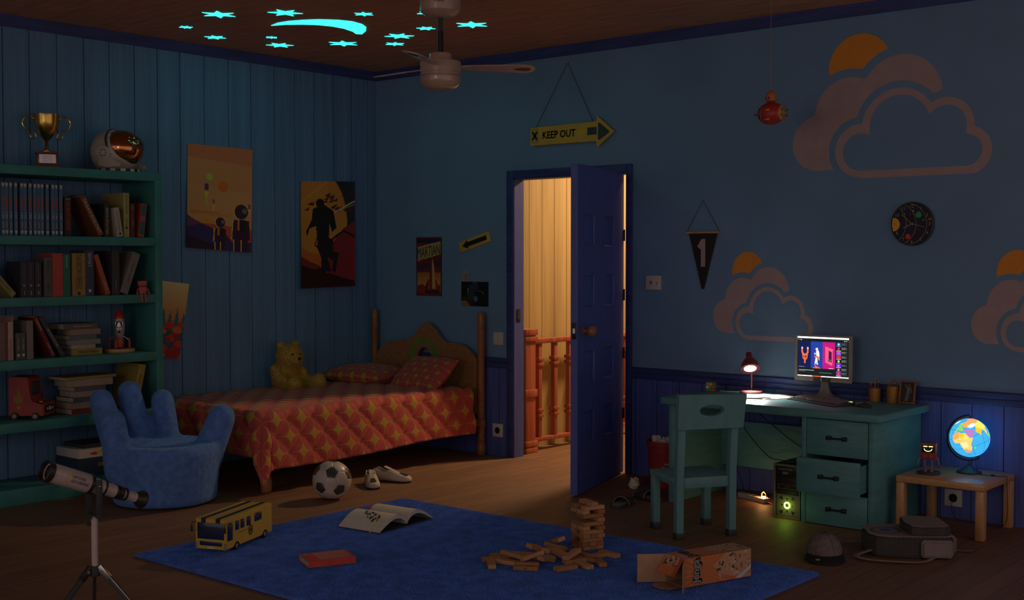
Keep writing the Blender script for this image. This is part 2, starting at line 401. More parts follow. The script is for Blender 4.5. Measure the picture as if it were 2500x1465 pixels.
for z0,z1 in((0,.04),(.05,.09),(.42,.475),(.835,.87),(.88,.925)): bl(mb,(1.288,.158,z0),(1.432,.297,z1))
mb.build('newel_post',bn,True)
mb=MB();bl(mb,(1.33,.285,.81),(1.39,3.29,.846));mb.build('handrail',bn,True)
mb=MB();bl(mb,(1.335,.285,.068),(1.385,3.29,.098));mb.build('bottom_rail',bn,True)
for i in range(15):
    y=.394+.187*i;mb=MB();bl(mb,(1.342,y-.020,.098),(1.378,y+.020,.81))
    for z in(.262,.302,.650,.690): bl(mb,(1.332,y-.030,z-.013),(1.388,y+.030,z+.013))
    mb.build('baluster',bn,True)
# ================================================================ wall things
def plate(name,label,cat,x0,x1,z0,z1,extra=None,dep=.008):
    t=thing(name,label,cat,((x0+x1)/2,0,z0))
    mb=MB();mb.box((x0,-dep,z0),(x1,0,z1),WHT,bev=.003);mb.build('face_plate',t,True)
    if extra: extra(t)
    return t
def rockers(t):
    for a in(1.262,1.305):
        mb=MB();mb.box((a,-.013,.826),(a+.036,-.007,.902),WHT,bev=.002);mb.build('rocker',t,True)
plate('light_switch','white double light switch on the wall beside the door frame','light switch',1.254,1.351,.816,.91,rockers)
def socket(cx,cz):
    def f(t):
        mb=MB(WALLR(cx,cz,-.016));mb.lathe([(.026,0),(.026,.003),(.022,.003),(.021,-.004),(.0001,-.004)],GRY,seg=24);mb.build('socket_well',t,True)
    return f
plate('power_outlet','white wall outlet low on the wall between bed and door','outlet',1.253,1.352,.139,.236,socket(1.303,.187),.016)
plate('power_outlet','white wall outlet with a black plug under the little oak table','outlet',4.634,4.732,.068,.163,socket(4.683,.115),.016)
t=plate('thermostat','small white square thermostat on the wall right of the door','thermostat',2.613,2.727,1.244,1.338,None,.018)
mb=MB(WALLR(2.658,1.292,-.018));mb.lathe([(.022,0),(.021,.006),(.0001,.006)],WHT)
for a in range(3): mb.cb((0,0,.0065),(.030,.003,.001),DGR,RZ(a*PI/3))
mb.cb((.045,-.005,.001),(.004,.02,.001),DGR);mb.build('dial',t,True)
# glow stickers on the ceiling
def star_pts(x,y,r,rot,n=6,k=.42): return [((r if i%2==0 else r*k)*math.cos(rot+PI*i/n),(r if i%2==0 else r*k)*math.sin(rot+PI*i/n)) for i in range(2*n)]
st=[(.999,-2.237,.108,.30,'large glowing star leftmost of the big ones on the ceiling'),(1.345,-2.007,.105,.9,'large glowing star above the left end of the comet streak'),
(1.678,-1.673,.062,.2,'small glowing star above the comet head'),(1.985,-1.440,.062,.5,'glowing star half hidden by the fan canopy'),
(.497,-2.125,.044,.7,'smallest glowing star at the far left of the ceiling'),(.335,-1.782,.072,.1,'glowing star nearest the plank wall on the left'),
(.622,-1.536,.040,.4,'tiny glowing star just below the comet tail'),(.425,-1.308,.095,.8,'glowing star below the tiny star near the plank wall'),
(.809,-1.065,.108,.25,'large glowing star directly below the comet head'),(1.308,-1.013,.100,.6,'large glowing star between comet head and fan rod'),
(1.637,-1.095,.062,.9,'small glowing star touching the left of the fan rod'),(1.068,-.822,.070,.35,'lowest glowing star nearest the ceiling corner'),
(1.946,-.995,.108,.15,'large glowing star alone right of the fan rod')]
for x,y,r,a,lb in st:
    M_=T(x,y,H-.003);mb=MB();mb.shape([star_pts(0,0,r,a)],.003,STAR)
    single(mb,'glow_star',lb,'glow star','glow in the dark stars on the ceiling',M=M_)
# comet streak
up=[(.957,-1.805),(1.06,-1.835),(1.159,-1.828),(1.26,-1.79),(1.346,-1.738),(1.42,-1.65),(1.451,-1.561),(1.43,-1.46),(1.375,-1.374),(1.28,-1.29),(1.175,-1.226)]
dn=[(1.155,-1.262),(1.20,-1.33),(1.235,-1.44),(1.235,-1.54),(1.20,-1.63),(1.143,-1.70),(1.06,-1.765)]
mb=MB();mb.shape([[(x-1.2,y+1.6) for x,y in up+dn]],.003,STAR);single(mb,'glow_comet','long curved glowing comet streak sticker among the ceiling stars','sticker',M=T(1.2,-1.6,H-.003))
# painted clouds with sun
def sdf_sheet(f,x0,x1,y0,y1,step,fn,m):
    """sheet covering the region f(x,y)<0, borders interpolated"""
    nx=int((x1-x0)/step)+1;ny=int((y1-y0)/step)+1;xs=np.linspace(x0,x1,nx);ys=np.linspace(y0,y1,ny)
    X,Y=np.meshgrid(xs,ys);V=f(X,Y);vs=[];ix={};fs=[]
    def vid(k,x,y):
        if k not in ix: ix[k]=len(vs);vs.append(fn(x,y))
        return ix[k]
    for j in range(ny-1):
        for i in range(nx-1):
            c=[(i,j),(i+1,j),(i+1,j+1),(i,j+1)];v=[V[b,a] for a,b in c]
            if min(v)>=0: continue
            p=[]
            for k in range(4):
                a,b=c[k],c[(k+1)%4];va,vb=v[k],v[(k+1)%4]
                if va<0: p.append(vid(a,xs[a[0]],ys[a[1]]))
                if (va<0)!=(vb<0):
                    t=va/(va-vb);p.append(vid((min(a,b),max(a,b)),xs[a[0]]*(1-t)+xs[b[0]]*t,ys[a[1]]*(1-t)+ys[b[1]]*t))
            if len(p)>2: fs.append(p)
    me=bpy.data.meshes.new('sheet');me.from_pydata(vs,[],fs);me.materials.append(m);return me
def circs(L,X,Y,g=0):
    d=None
    for x,y,r in L:
        q=np.hypot(X-x,Y-y)-r-g;d=q if d is None else np.minimum(d,q)
    return d
FRc=[(4.105,2.081,.155),(4.34,2.200,.226),(4.613,2.192,.159),(4.735,2.048,.134)]
FRi=[(4.108,2.0715,.1085),(4.345,2.205,.181),(4.613,2.192,.115),(4.728,2.05,.087)]
BKc=[(4.35,2.373,.243),(4.04,2.292,.222),(3.835,2.138,.162)]
def fill(L,X,Y,base,x0,x1,top,g=0): # circles plus a slab between them, flat underneath
    d=np.minimum(circs(L,X,Y,g),np.maximum(np.maximum(x0-X,X-x1),np.maximum(base-g-Y,Y-top)))
    return np.maximum(d,base-g-Y)
fo=lambda X,Y,g=0:fill(FRc,X,Y,1.919,4.105,4.735,2.15,g)
fi=lambda X,Y:fill(FRi,X,Y,1.963,4.108,4.728,2.15)
fb=lambda X,Y,g=0:fill(BKc,X,Y,1.976,3.835,4.35,2.3,g)
def cloud(x,z,sx,sz,label,xmax=9):
    t=thing('cloud_decal',label,'wall decal',(x,0,z),0)
    fn=lambda a,b:((a-3.673)*sx,-.0012,(b-1.919)*sz)
    for nm,f,m in(('sun',lambda X,Y:np.maximum(np.hypot(X-4.1,Y-2.566)-.194,-fb(X,Y,.05)),ORG),
                  ('back_cloud',lambda X,Y:np.maximum(fb(X,Y),-fo(X,Y,.040)),CLD),
                  ('cloud_outline',lambda X,Y:np.maximum(fo(X,Y),-fi(X,Y)),CLD)):
        link(nm,sdf_sheet(f,3.65,4.9,1.88,2.79,.012,fn,m),t)
cloud(3.673,1.919,1,1,'large pale painted cloud with orange sun high on the right wall')
cloud(3.123,.942,.58,.655,'small painted cloud with orange sun between pennant and monitor')
cloud(4.766,.946,.58,.655,'painted cloud with orange sun cut by the right edge of the photo')
# hanging signs
t=thing('hanging_arrow_sign','yellow arrow sign reading KEEP OUT hanging over the door','sign',(1.95,-.03,2.3),0)
mb=MB();mb.M=WALLR(0,0,-.018);mb.prism([(1.627,2.252),(2.213,2.252),(2.215,2.207),(2.362,2.309),(2.213,2.425),(2.213,2.383),(1.627,2.383)],.012,YELP,bev=.002);mb.build('board',t,True)
mb=MB();mb.M=WALLR(0,0,-.0302)
sq=lambda x0,y0,x1,y1:[(x0,y0),(x1,y0),(x1,y1),(x0,y1)]
mb.shape([sq(1.640,2.272,1.698,2.368),sq(1.643,2.275,1.695,2.365)],.0006,SIGNG)
for s_ in(1,-1): mb.cb((1.669,2.320,.0004),(.019,.074,.0006),SIGNG,T(1.669,2.32,0)@RZ(s_*.62)@T(-1.669,-2.32,0))
mb.build('cross_mark',t,True)
mb=MB();mb.M=WALLR(0,0,-.0302);mb.text('KEEP OUT',.290,.050,SIGNG,T(1.887,2.320,0),bold=.0016);mb.build('lettering',t,True)
mb=MB();mb.M=WALLR(0,0,-.0302)
mb.prism([(2.135,2.296),(2.215,2.296),(2.215,2.348),(2.135,2.348)],.0006,SIGNG,bev=0)
mb.prism([(2.226,2.262),(2.24,2.258),(2.318,2.300),(2.322,2.312),(2.24,2.375),(2.226,2.372)],.0006,SIGNG)
mb.build('arrow_mark',t,True)
mb=MB();mb.tube([(1.680,-.024,2.384),(1.946,-.006,2.812),(2.182,-.024,2.384)],.0022,BLK,6);mb.cyl((1.946,0,2.813),(1.946,-.014,2.813),.006,STEEL);mb.build('hanging_cord',t,True)
t=thing('arrow_sign','small yellow sign with a black arrow pointing down left above the spaceman print','sign',(1.07,0,1.575),0)
mb=MB(WALLR(1.067,1.575,-.0002)@RZ(.262));mb.cb((0,0,.003),(.318,.078,.006),YELP,bev=.001);mb.build('board',t,True)
mb=MB(WALLR(1.067,1.575,-.0064)@RZ(.262));mb.prism([(-.128,0),(-.07,-.034),(-.07,-.017),(.125,-.017),(.125,.017),(-.07,.017),(-.07,.034)],.0006,BLK);mb.build('arrow_mark',t,True)
t=thing('pennant','black triangular pennant with a white number 1 hanging on the right wall','pennant',(3.05,0,1.25),0)
mb=MB();mb.M=WALLR(0,0,-.010);mb.prism([(2.945,1.612),(3.155,1.612),(3.058,1.256),(3.042,1.256)],.003,mat('pennant_felt',(.022,.017,.014),.9,bump=.3));mb.build('felt',t,True)
mb=MB();mb.M=WALLR(0,0,-.0135);mb.prism([(3.036,1.398),(3.068,1.398),(3.068,1.576),(3.040,1.576),(3.008,1.528),(3.030,1.510),(3.036,1.516)],.0008,CLD);mb.build('number',t,True)
mb=MB();mb.cyl((2.918,-.012,1.618),(3.180,-.012,1.618),.008,TABW);mb.build('dowel',t,True)
mb=MB();mb.tube([(2.930,-.012,1.626),(3.046,-.004,1.824),(3.168,-.012,1.626)],.0016,BLK,6);mb.build('hanging_cord',t,True)
# wall clock
t=thing('wall_clock','round dark space themed wall clock with planets on the right wall','clock',(4.433,0,1.647),0)
mb=MB(WALLR(4.433,1.647,0));mb.lathe([(.119,0),(.124,.006),(.124,.022),(.119,.026),(.1185,.022),(.0001,.022)],DGR,seg=64);mb.build('case',t,True)
pc=Paint(180,180,S(22,24,48))
for cx,r in((-.17,.52),(.08,.52),(.36,.50)):
    d=np.abs(np.hypot(pc.X-(cx),pc.Y-.5)-r);pc.mask(d<.004,S(190,165,110))
for x,y,r,c in((.03,.49,.165,S(245,180,40)),(.66,.715,.075,S(40,165,95)),(.40,.20,.062,S(225,70,40)),(.935,.61,.035,S(185,80,40)),(.53,.81,.022,S(200,130,60)),(.775,.59,.018,S(200,140,70)),(.32,.74,.014,S(170,150,130))): pc.circ(x,y,r,c)
for i in range(26):
    a,b=RN.rand(2);pc.circ(a,b,.006,S(170,160,160))
me=sheet(pc,flat_fn(WALLR(4.433,1.647,-.0228),.236,.236),PRT)
bm=bmesh.new();bm.from_mesh(me);bmesh.ops.delete(bm,geom=[f for f in bm.faces if (f.calc_center_median()-Vector((4.433,-.0228,1.647))).length>.1175],context='FACES');bm.to_mesh(me);bm.free()
link('dial_face',me,t,True)
for h in range(1,13):
    mb=MB(WALLR(4.433,1.647,-.0234));a=PI/2-h*PI/6;mb.text(str(h),None,.018,CLD,T(.101*math.cos(a),.101*math.sin(a),0));mb.build('numeral',t,True)
for nm,a,L_,w_ in(('hour_hand',math.radians(205),.055,.004),('minute_hand',math.radians(138),.082,.003),('second_hand',math.radians(-14),.075,.002)):
    mb=MB(WALLR(4.433,1.647,-.026)@RZ(a));mb.box((-.012,-w_/2,0),(L_,w_/2,.0012),CLD);mb.build(nm,t,True)
# ------------------------------------------------ posters
def poster(name,label,cat,paint,cor,wall,curl=.012,m=PRT,extra=None):
    """cor: four corners (bl,br,tr,tl) in wall coordinates; the sheet curls a little off the wall"""
    ax=0 if wall=='L' else 1
    c0=np.mean(cor,0);t=thing(name,label,cat,(0,c0[0],c0[1]) if wall=='L' else (c0[0],0,c0[1]),0)
    bl_,br_,tr_,tl_=cor
    def fn(U,V):
        A=(1-U)*(1-V)*bl_[0]+U*(1-V)*br_[0]+U*V*tr_[0]+(1-U)*V*tl_[0];B=(1-U)*(1-V)*bl_[1]+U*(1-V)*br_[1]+U*V*tr_[1]+(1-U)*V*tl_[1]
        D=.003+(.013 if wall=='L' else 0)*0+curl*((2*U-1)**4*.6+(1-V)**3*.7+.25*np.sin(V*5)*np.abs(2*U-1))
        return [D,A,B] if wall=='L' else [A,-D,B]
    link('print',sheet(paint,fn,m),t,True)
    if extra: extra(t)
    return t
def astronaut_back(p,x,y,h,face):
    w_=h*.42/p.asp
    dk=S(58,30,62);ye=S(235,195,80)
    for o,c in((-.018,ye),(0,dk)):
        p.circ(x+o,y+h*.84,h*.155/p.asp,c);p.poly([(x-w_*.42+o,y+h*.66),(x+w_*.42+o,y+h*.66),(x+w_*.5+o,y+h*.25),(x-w_*.48+o,y+h*.25)],c)
        p.rect(x-w_*.36+o,y,x-w_*.04+o,y+h*.3,c);p.rect(x+w_*.06+o,y,x+w_*.38+o,y+h*.3,c)
    p.circ(x+w_*.18,y+h*.86,h*.055/p.asp,S(110,125,80));p.rect(x-w_*.18,y+h*.42,x+w_*.25,y+h*.68,S(35,22,45));p.rect(x-w_*.2,y+h*.45,x-w_*.08,y+h*.68,S(225,120,50))
p=Paint(130,190,S(222,150,92));p.poly([(0,1),(1,1),(1,.83),(.45,.86),(0,.88)],S(220,128,82));p.poly([(0,.62),(.5,.6),(1,.56),(1,0),(0,0)],S(226,158,98))
p.circ(.345,.70,.052,S(190,210,80));p.circ(.555,.615,.078,S(235,120,40));p.circ(.30,.615,.03,S(95,55,105));p.rect(.27,.57,.33,.615,S(95,55,105));p.poly([(.26,.555),(.34,.555),(.31,.50),(.305,.43),(.295,.43),(.29,.50)],S(225,215,60))
p.circ(.41,.475,.018,S(170,95,110));p.rect(.392,.445,.428,.475,S(170,95,110));p.poly([(.385,.43),(.435,.43),(.41,.36)],S(235,190,80));p.rect(.95,.42,.98,.465,S(150,80,90));p.poly([(.94,.42),(.99,.42),(.965,.34)],S(235,190,80))
p.rect(.04,.335,.52,.37,S(225,140,55));p.rect(.30,.32,.66,.345,S(228,150,70))
p.poly([(0,0),(1,0),(1,.22),(.6,.24),(.4,.26),(0,.27)],S(205,90,60));p.poly([(.2,.25),(.3,.30),(.5,.25)],S(235,150,50));p.poly([(0,.32),(.2,.25),(.3,.2),(0,.2)],S(120,60,100));p.poly([(0,.2),(.22,.25),(.6,.16),(.75,.06),(1,.1),(1,0),(0,0)],S(62,45,105));p.poly([(0,.12),(.25,.08),(.6,0),(0,0)],S(52,26,52))
astronaut_back(p,.52,0,.32,0);astronaut_back(p,.84,0,.46,0)
poster('space_poster','tall orange poster of two spacesuited figures seen from behind on plank wall','poster',p,[(-1.805,1.528),(-1.255,1.493),(-1.226,2.237),(-1.778,2.246)],'L',.014)
p=Paint(110,190,S(225,130,45));p.grad(0,1,S(215,90,40),S(230,150,60));p.circ(.35,.62,.52,S(228,150,55));p.mask((p.X>.62)&(np.hypot((p.X-.35)/.52,(p.Y-.62)/.46)>1),S(38,52,58))
p.poly([(.55,.38),(.8,.55),(1,.62),(1,0),(.5,0)],S(150,45,50));p.poly([(0,0),(0,.26),(.3,.22),(.5,.14),(1,.05),(1,0)],S(58,22,24));p.poly([(0,.30),(.22,.24),(.4,.2),(.3,.17),(0,.22)],S(140,50,40))
for i in range(26):
    x,y=.1+.85*RN.rand(),.72+.2*RN.rand();p.poly([(x,y),(x+.07*RN.rand()+.03,y+.02),(x+.05,y-.015),(x-.03,y-.012)],S(95,45,45))
p.line([(0,.80),(.5,1)],.006,S(240,190,110));p.line([(.55,.68),(1,.81)],.014,S(225,200,130));p.line([(.6,.70),(1,.78)],.005,S(225,200,130))
ink=S(34,28,34)
p.circ(.37,.795,.075,ink);p.poly([(.24,.74),(.42,.79),(.62,.72),(.68,.56),(.60,.52),(.55,.60),(.54,.47),(.62,.44),(.62,.34),(.72,.32),(.66,.14),(.60,.15),(.62,.25),(.52,.28),(.58,.15),(.40,.15),(.40,.28),(.32,.38),(.34,.52),(.30,.58),(.18,.56),(.13,.48),(.11,.53),(.22,.64)],ink);p.line([(.6,.45),(.72,.50),(.82,.53),(1,.47)],.02,ink);p.line([(.31,.56),(.33,.48),(.28,.40),(.33,.38)],.012,ink)
poster('space_poster','dark orange poster of a lone spaceman striding, between teddy bear and corner','poster',p,[(-.813,1.224),(-.269,1.236),(-.239,2.056),(-.783,2.031)],'L',.03)
p=Paint(60,110,S(235,190,120));p.grad(.45,1,S(225,120,50),S(240,215,150));p.rect(0,0,1,.45,S(60,90,110))
for i in range(5): x=.5+.12*i;p.poly([(x-.06,.4),(x,.62+.05*(i%2)),(x+.06,.4)],S(60,120,130))
for i in range(60):
    x,y=RN.rand(),RN.rand()*.45;p.circ(x,y,.05+.06*RN.rand(),S(*[(225,60,35),(190,30,25),(240,110,40)][i%3]))
p.poly([(.0,.95),(.46,.95),(.52,.78),(.5,.6),(.4,.55),(.46,.2),(.3,.1),(0,.1)],S(20,24,32))
poster('space_poster','narrow poster of red blossoms under an orange sky behind the bookshelf edge','poster',p,[(-2.25,.82),(-1.87,.761),(-1.775,1.275),(-2.25,1.33)],'L',.012)
p=Paint(90,150,S(120,40,30));p.grad(.08,.5,S(225,165,80),S(150,60,40));p.poly([(.04,.5),(.96,.62),(.96,.4),(.04,.4)],S(110,50,50));p.rect(.04,.90,.96,.97,S(35,32,66));p.poly([(.04,.58),(.96,.71),(.96,.93),(.04,.83)],S(190,165,105));p.poly([(.04,.55),(.96,.68),(.96,.63),(.04,.50)],S(120,30,28));p.poly([(.04,.50),(.96,.63),(.96,.50),(.04,.42)],S(70,45,70))
p.poly([(.04,.18),(.25,.20),(.5,.12),(.96,.2),(.96,.04),(.04,.04)],S(140,50,30));p.poly([(.62,.66),(.56,.52),(.54,.3),(.50,.12),(.76,.12),(.72,.3),(.70,.52)],S(215,165,90));p.poly([(.62,.66),(.55,.50),(.52,.3),(.50,.12),(.62,.12)],S(120,50,35));p.poly([(.50,.3),(.38,.2),(.36,.1),(.48,.14)],S(90,30,28));p.poly([(.74,.3),(.86,.2),(.88,.08),(.76,.14)],S(150,60,40));p.rect(.35,.04,.9,.10,S(60,35,45));p.rect(0,0,.03,1,S(60,18,20));p.rect(.97,0,1,1,S(60,18,20))
def mt(t):
    mb=MB(WALLR(.590,0,-.0064));K=Matrix(((1,0,0,0),(.135,1,0,0),(0,0,1,0),(0,0,0,1)))
    mb.text('MARTIAN',.238,.080,SIGNG,T(0,1.507,0)@K);mb.text('CHRONICLES',.236,.022,SIGNG,T(0,1.450,0)@K);mb.build('title_lettering',t,True)
poster('rocket_poster','narrow red rocket poster titled MARTIAN CHRONICLES above the bed head','poster',p,[(.457,1.163),(.727,1.163),(.727,1.615),(.455,1.617)],'R',.002,extra=mt)
p=Paint(70,48,S(10,14,18));p.circ(.08,.05,.35,S(60,40,20),.35);p.circ(.1,.02,.2,S(150,110,60),.2)
for x,y,r,c in((.5,.86,.10,(70,80,88)),(.5,.85,.06,(15,18,24)),(.42,.68,.16,(45,55,62)),(.55,.5,.2,(40,52,66)),(.68,.42,.2,(12,15,22)),(.53,.3,.08,(80,110,140)),(.36,.42,.12,(52,58,62))): p.circ(x,y,r,S(*c))
p.line([(.24,.72),(.25,.48)],.03,S(190,150,100));p.line([(.6,.62),(.75,.62),(.84,.5)],.025,S(110,130,140))
poster('spaceman_print','small dark print of a spaceman taped beside the door frame','print',p,[(.931,1.095),(1.203,1.095),(1.203,1.278),(.931,1.277)],'R',.002)
p=Paint(20,26,S(150,150,150))
for i in range(10): p.rect(.2,.12+.07*i,.85,.145+.07*i,S(110,110,115))
poster('paper_note','little pale paper note pinned above the spaceman print','note',p,[(.946,1.279),(1.017,1.279),(1.014,1.362),(.942,1.357)],'R',.001)
# ceiling fan
FX,FY=2.52,-1.88
t=thing('ceiling_fan','off white three blade ceiling fan hanging in front of the room corner','ceiling fan',(FX,FY,H),0)
mb=MB(T(FX,FY,0));mb.lathe([(.0001,2.772),(.05,2.774),(.085,2.787),(.110,2.806),(.114,2.82),(.114,2.93)],FANW,seg=40);mb.build('canopy',t,True)
mb=MB();mb.M=T(FX,FY,2.86)@RZ(YAW-.12)@RX(PI/2)@T(0,0,.1145)
mb.text('FAN',.050,.017,BLK,T(.012,-.012,0))
for i in range(5): mb.prism([(.0,.006),(.011,.018),(.004,.022)],.0006,BLK,T(-.050,.008,0)@RZ(i*2*PI/5)@SC(1,1,1))
mb.build('maker_mark',t,True)
mb=MB(T(FX,FY,0));mb.cyl((0,0,2.775),(0,0,2.70),.012,DGR);mb.cyl((0,0,2.70),(0,0,2.575),.016,BLK);mb.build('down_rod',t,True)
mb=MB(T(FX,FY,0));mb.lathe([(.0001,2.58),(.058,2.578),(.062,2.57),(.062,2.542),(.112,2.532),(.112,2.473),(.107,2.471),(.107,2.464),(.113,2.462),(.113,2.455),(.104,2.453),(.104,2.449),(.0001,2.449)][::-1],FANW,seg=48);mb.build('motor_housing',t,True)
mb=MB(T(FX,FY,0));mb.lathe([(.0001,2.374),(.04,2.376),(.08,2.386),(.104,2.404),(.112,2.425),(.112,2.449),(.0001,2.449)],mat('fan_glass',(.50,.34,.24),.18,coat=.6),seg=48);mb.build('light_bowl',t,True)
for a in(math.radians(47),math.radians(178.5),math.radians(-64)):
    mb=MB(T(FX,FY,2.500)@RZ(a)@RX(math.radians(-13)))
    out=[(.09,-.022),(.25,-.040),(.44,-.052)]+[(.475+.052*math.cos(q),.052*math.sin(q)) for q in [(-80+16*i)*PI/180 for i in range(11)]]+[(.44,.052),(.25,.040),(.09,.022)]
    mb.prism(out,.007,FANW,bev=.002)
    mb.prism([(.40,0),(.43,-.018),(.47,-.026),(.495,-.02),(.503,0),(.495,.02),(.47,.026),(.43,.018)],.0008,DGR,T(0,0,-.0009));mb.build('blade',t,True)
# hanging toy
t=thing('hanging_rocket_toy','red toy rocket with a wooden pilot hanging on a thread near the clouds','toy',(3.855,-.6,2.2),0)
B_=T(3.852,-.6,2.262)@RZ(0)@RY(-PI/2)@RX(0)   # local z = towards nose (-x)
nb=mat('toy_navy',(.02,.06,.15),.4);oy=mat('toy_orange',(.75,.33,.05),.4)
mb=MB(B_@T(0,0,-.004));mb.lathe([(.0001,-.068),(.034,-.068),(.040,-.064),(.052,-.045),(.060,-.02),(.0625,.002),(.061,.022),(.0560,.040)],RED,seg=44);mb.build('hull',t,True)
for pr,mm in (([(.0560,.040),(.0545,.044)],oy),([(.0545,.044),(.049,.054),(.043,.062)],nb),([(.043,.062),(.040,.066),(.037,.069)],oy),([(.037,.069),(.030,.076),(.022,.082)],nb),([(.022,.082),(.012,.086),(.0001,.088)],oy),([(.0352,-.0685),(.0405,-.0655),(.0403,-.062)],oy)):
    mb=MB(B_@T(0,0,-.004));mb.lathe(pr,mm,seg=44);mb.build('stripe',t,True)
mb=MB(B_@T(0,0,-.004));mb.cyl((0,0,.085),(0,0,.100),.003,RED);mb.ball((0,0,.104),(.007,.007,.008),RED);mb.build('nose_knob',t,True)
for i in range(6):
    a=i*PI/3;mb=MB(B_@T(.030*math.cos(a),.030*math.sin(a),-.072));mb.lathe([(.006,.01),(.006,-.006),(.009,-.024),(.007,-.024),(.0001,-.02)],GRY);mb.build('thruster',t,True)
mb=MB(T(3.852,-.6,0));mb.lathe([(.014,2.318),(.020,2.326),(.022,2.330)],RED);
mb.lathe([(.0001,2.330),(.029,2.331),(.030,2.345),(.030,2.366),(.027,2.376),(.016,2.386),(.0001,2.388)],mat('toy_wood',(.55,.16,.05),.5),seg=28);mb.lathe([(.0001,2.386),(.007,2.386),(.006,2.394),(.0001,2.396)],RED);
mb.ball((-.0215,-.021,2.346),(.004,.004,.006),BLK);mb.ball((.0035,-.0295,2.346),(.004,.004,.006),BLK);mb.build('pilot_head',t,True)
for s_ in(-1,1):
    mb=MB(T(3.852,-.6,2.262));mb.prism([(-.030,0),(-.006,.005),(-.008,.009),(.020,.007),(.010,.003),(.012,-.003),(-.008,-.001)],.0015,oy,FR((.012,-.0605,-.010+.026*s_-.004),(1,0,0),(0,-.3*s_,1)));mb.build('lightning_bolt',t,True)
mb=MB();mb.tube([(3.852,-.6,2.395),(3.849,-.6,2.6),(3.849,-.6,H)],.0012,KRAFT,5);mb.build('thread',t,True)
# ================================================================ bed
def quilt_mat(name,tile=.1,c_red=(.50,.070,.062),c_yel=(.50,.30,.035)):
    N=NT(name);uv=N.n('ShaderNodeTexCoord').outputs['UV'];sp=N.n('ShaderNodeSeparateXYZ',{0:uv})
    u=N.math('DIVIDE',sp.outputs[0],tile);v=N.math('DIVIDE',sp.outputs[1],tile)
    ru=N.math('ROUND',u);rv=N.math('ROUND',v)
    du=N.math('ABSOLUTE',N.math('SUBTRACT',u,ru));dv=N.math('ABSOLUTE',N.math('SUBTRACT',v,rv))
    par=N.math('LESS_THAN',N.math('PINGPONG',N.math('ADD',ru,rv),1),.5)
    st=N.math('LESS_THAN',N.math('ADD',N.math('POWER',du,.62),N.math('POWER',dv,.62)),.70)
    small=N.math('LESS_THAN',N.math('ADD',N.math('POWER',du,.62),N.math('POWER',dv,.62)),.30)
    ln=N.math('LESS_THAN',N.math('MINIMUM',du,dv),.016)
    mk=N.math('MAXIMUM',N.math('MAXIMUM',N.math('MULTIPLY',st,par),ln),small)
    c=N.mix(mk,c_red,c_yel)
    nz=N.n('ShaderNodeTexNoise',{0:uv});nz.inputs['Scale'].default_value=60
    N.put(N.b.inputs['Base Color'],c);N.b.inputs['Roughness'].default_value=.8
    N.b.inputs['Sheen Weight'].default_value=.15
    nz2=N.n('ShaderNodeTexNoise',{0:uv});nz2.inputs['Scale'].default_value=22;nz2.inputs['Detail'].default_value=3
    bp=N.n('ShaderNodeBump',{'Height':nz2.outputs['Fac']});bp.inputs['Strength'].default_value=.35;bp.inputs['Distance'].default_value=.01;N.put(N.b.inputs['Normal'],bp.outputs[0])
    return N.m
QM=quilt_mat('quilt_fabric');PM=quilt_mat('pillow_fabric',.058)
bed=thing('bed','single wooden bed with carved headboard and turned posts against the plank wall','bed',(.6,-1.05,0))
def post(x,y,h,top=True):
    mb=MB(T(x,y,0));pr=[(.0001,0),(.028,0),(.033,.010),(.036,.05),(.033,.082),(.027,.092),(.031,.098),(.031,.104),(.026,.108),(.031,.113),(.031,.120),(.026,.126),(.028,.16),(.028,.205),(.033,.210),(.033,.262),(.028,.268),(.028,.30)]
    if top: pr+=[(.0265,h-.14),(.029,h-.135),(.029,h-.128),(.024,h-.12),(.027,h-.10),(.028,h-.05),(.024,h-.018),(.012,h-.003),(.0001,h)]
    else: pr+=[(.026,h-.02),(.02,h),(.0001,h)]
    mb.lathe(pr,BEDW,seg=28);return mb.build('bed_post',bed,True)
post(1.178,-.055,1.062);post(.038,-.055,1.055)
for x in(1.150,.06):
    post(x,-2.02,.40,False)
hb=[(.06,.30),(.06,.690),(.088,.712),(.12,.745),(.159,.776),(.20,.795),(.252,.807),(.32,.812),(.389,.820),(.44,.832),(.48,.856),(.515,.885),(.547,.915),(.585,.950),(.606,.961),(.626,.963),(.655,.955),(.709,.920),(.75,.875),(.787,.840),(.838,.818),(.90,.816),(.956,.816),(1.01,.803),(1.06,.778),(1.10,.745),(1.143,.703),(1.143,.30)]
def ell(cx,cy,rx,ry,n=40): return [(cx+rx*math.cos(2*PI*i/n),cy+ry*math.sin(2*PI*i/n)) for i in range(n)]
mb=MB();mb.M=WALLR(0,0,-.040);mb.shape([hb,ell(.605,.680,.078,.090)],.026,BEDW,bev=.004);board=mb.build('headboard',bed,True)
mb=MB();mb.M=WALLR(0,0,-.0745);mb.shape([ell(.60,.685,.175,.165),ell(.605,.680,.100,.112)],.0012,GREENB);mb.build('painted_ring',bed,True)
mb=MB();mb.box((1.152,-2.0,.212),(1.176,-.07,.262),BEDW,bev=.004);mb.build('side_rail',bed,True)
mb=MB();mb.box((.01,-2.0,.212),(.034,-.07,.262),BEDW,bev=.004);mb.build('side_rail',bed,True)
tag(single((lambda m:m.box((.025,-2.03,.258),(1.142,-.085,.470),SHEETW,bev=.03,seg=3))(MB()),'mattress','white mattress showing at the head end of the bed','mattress'))
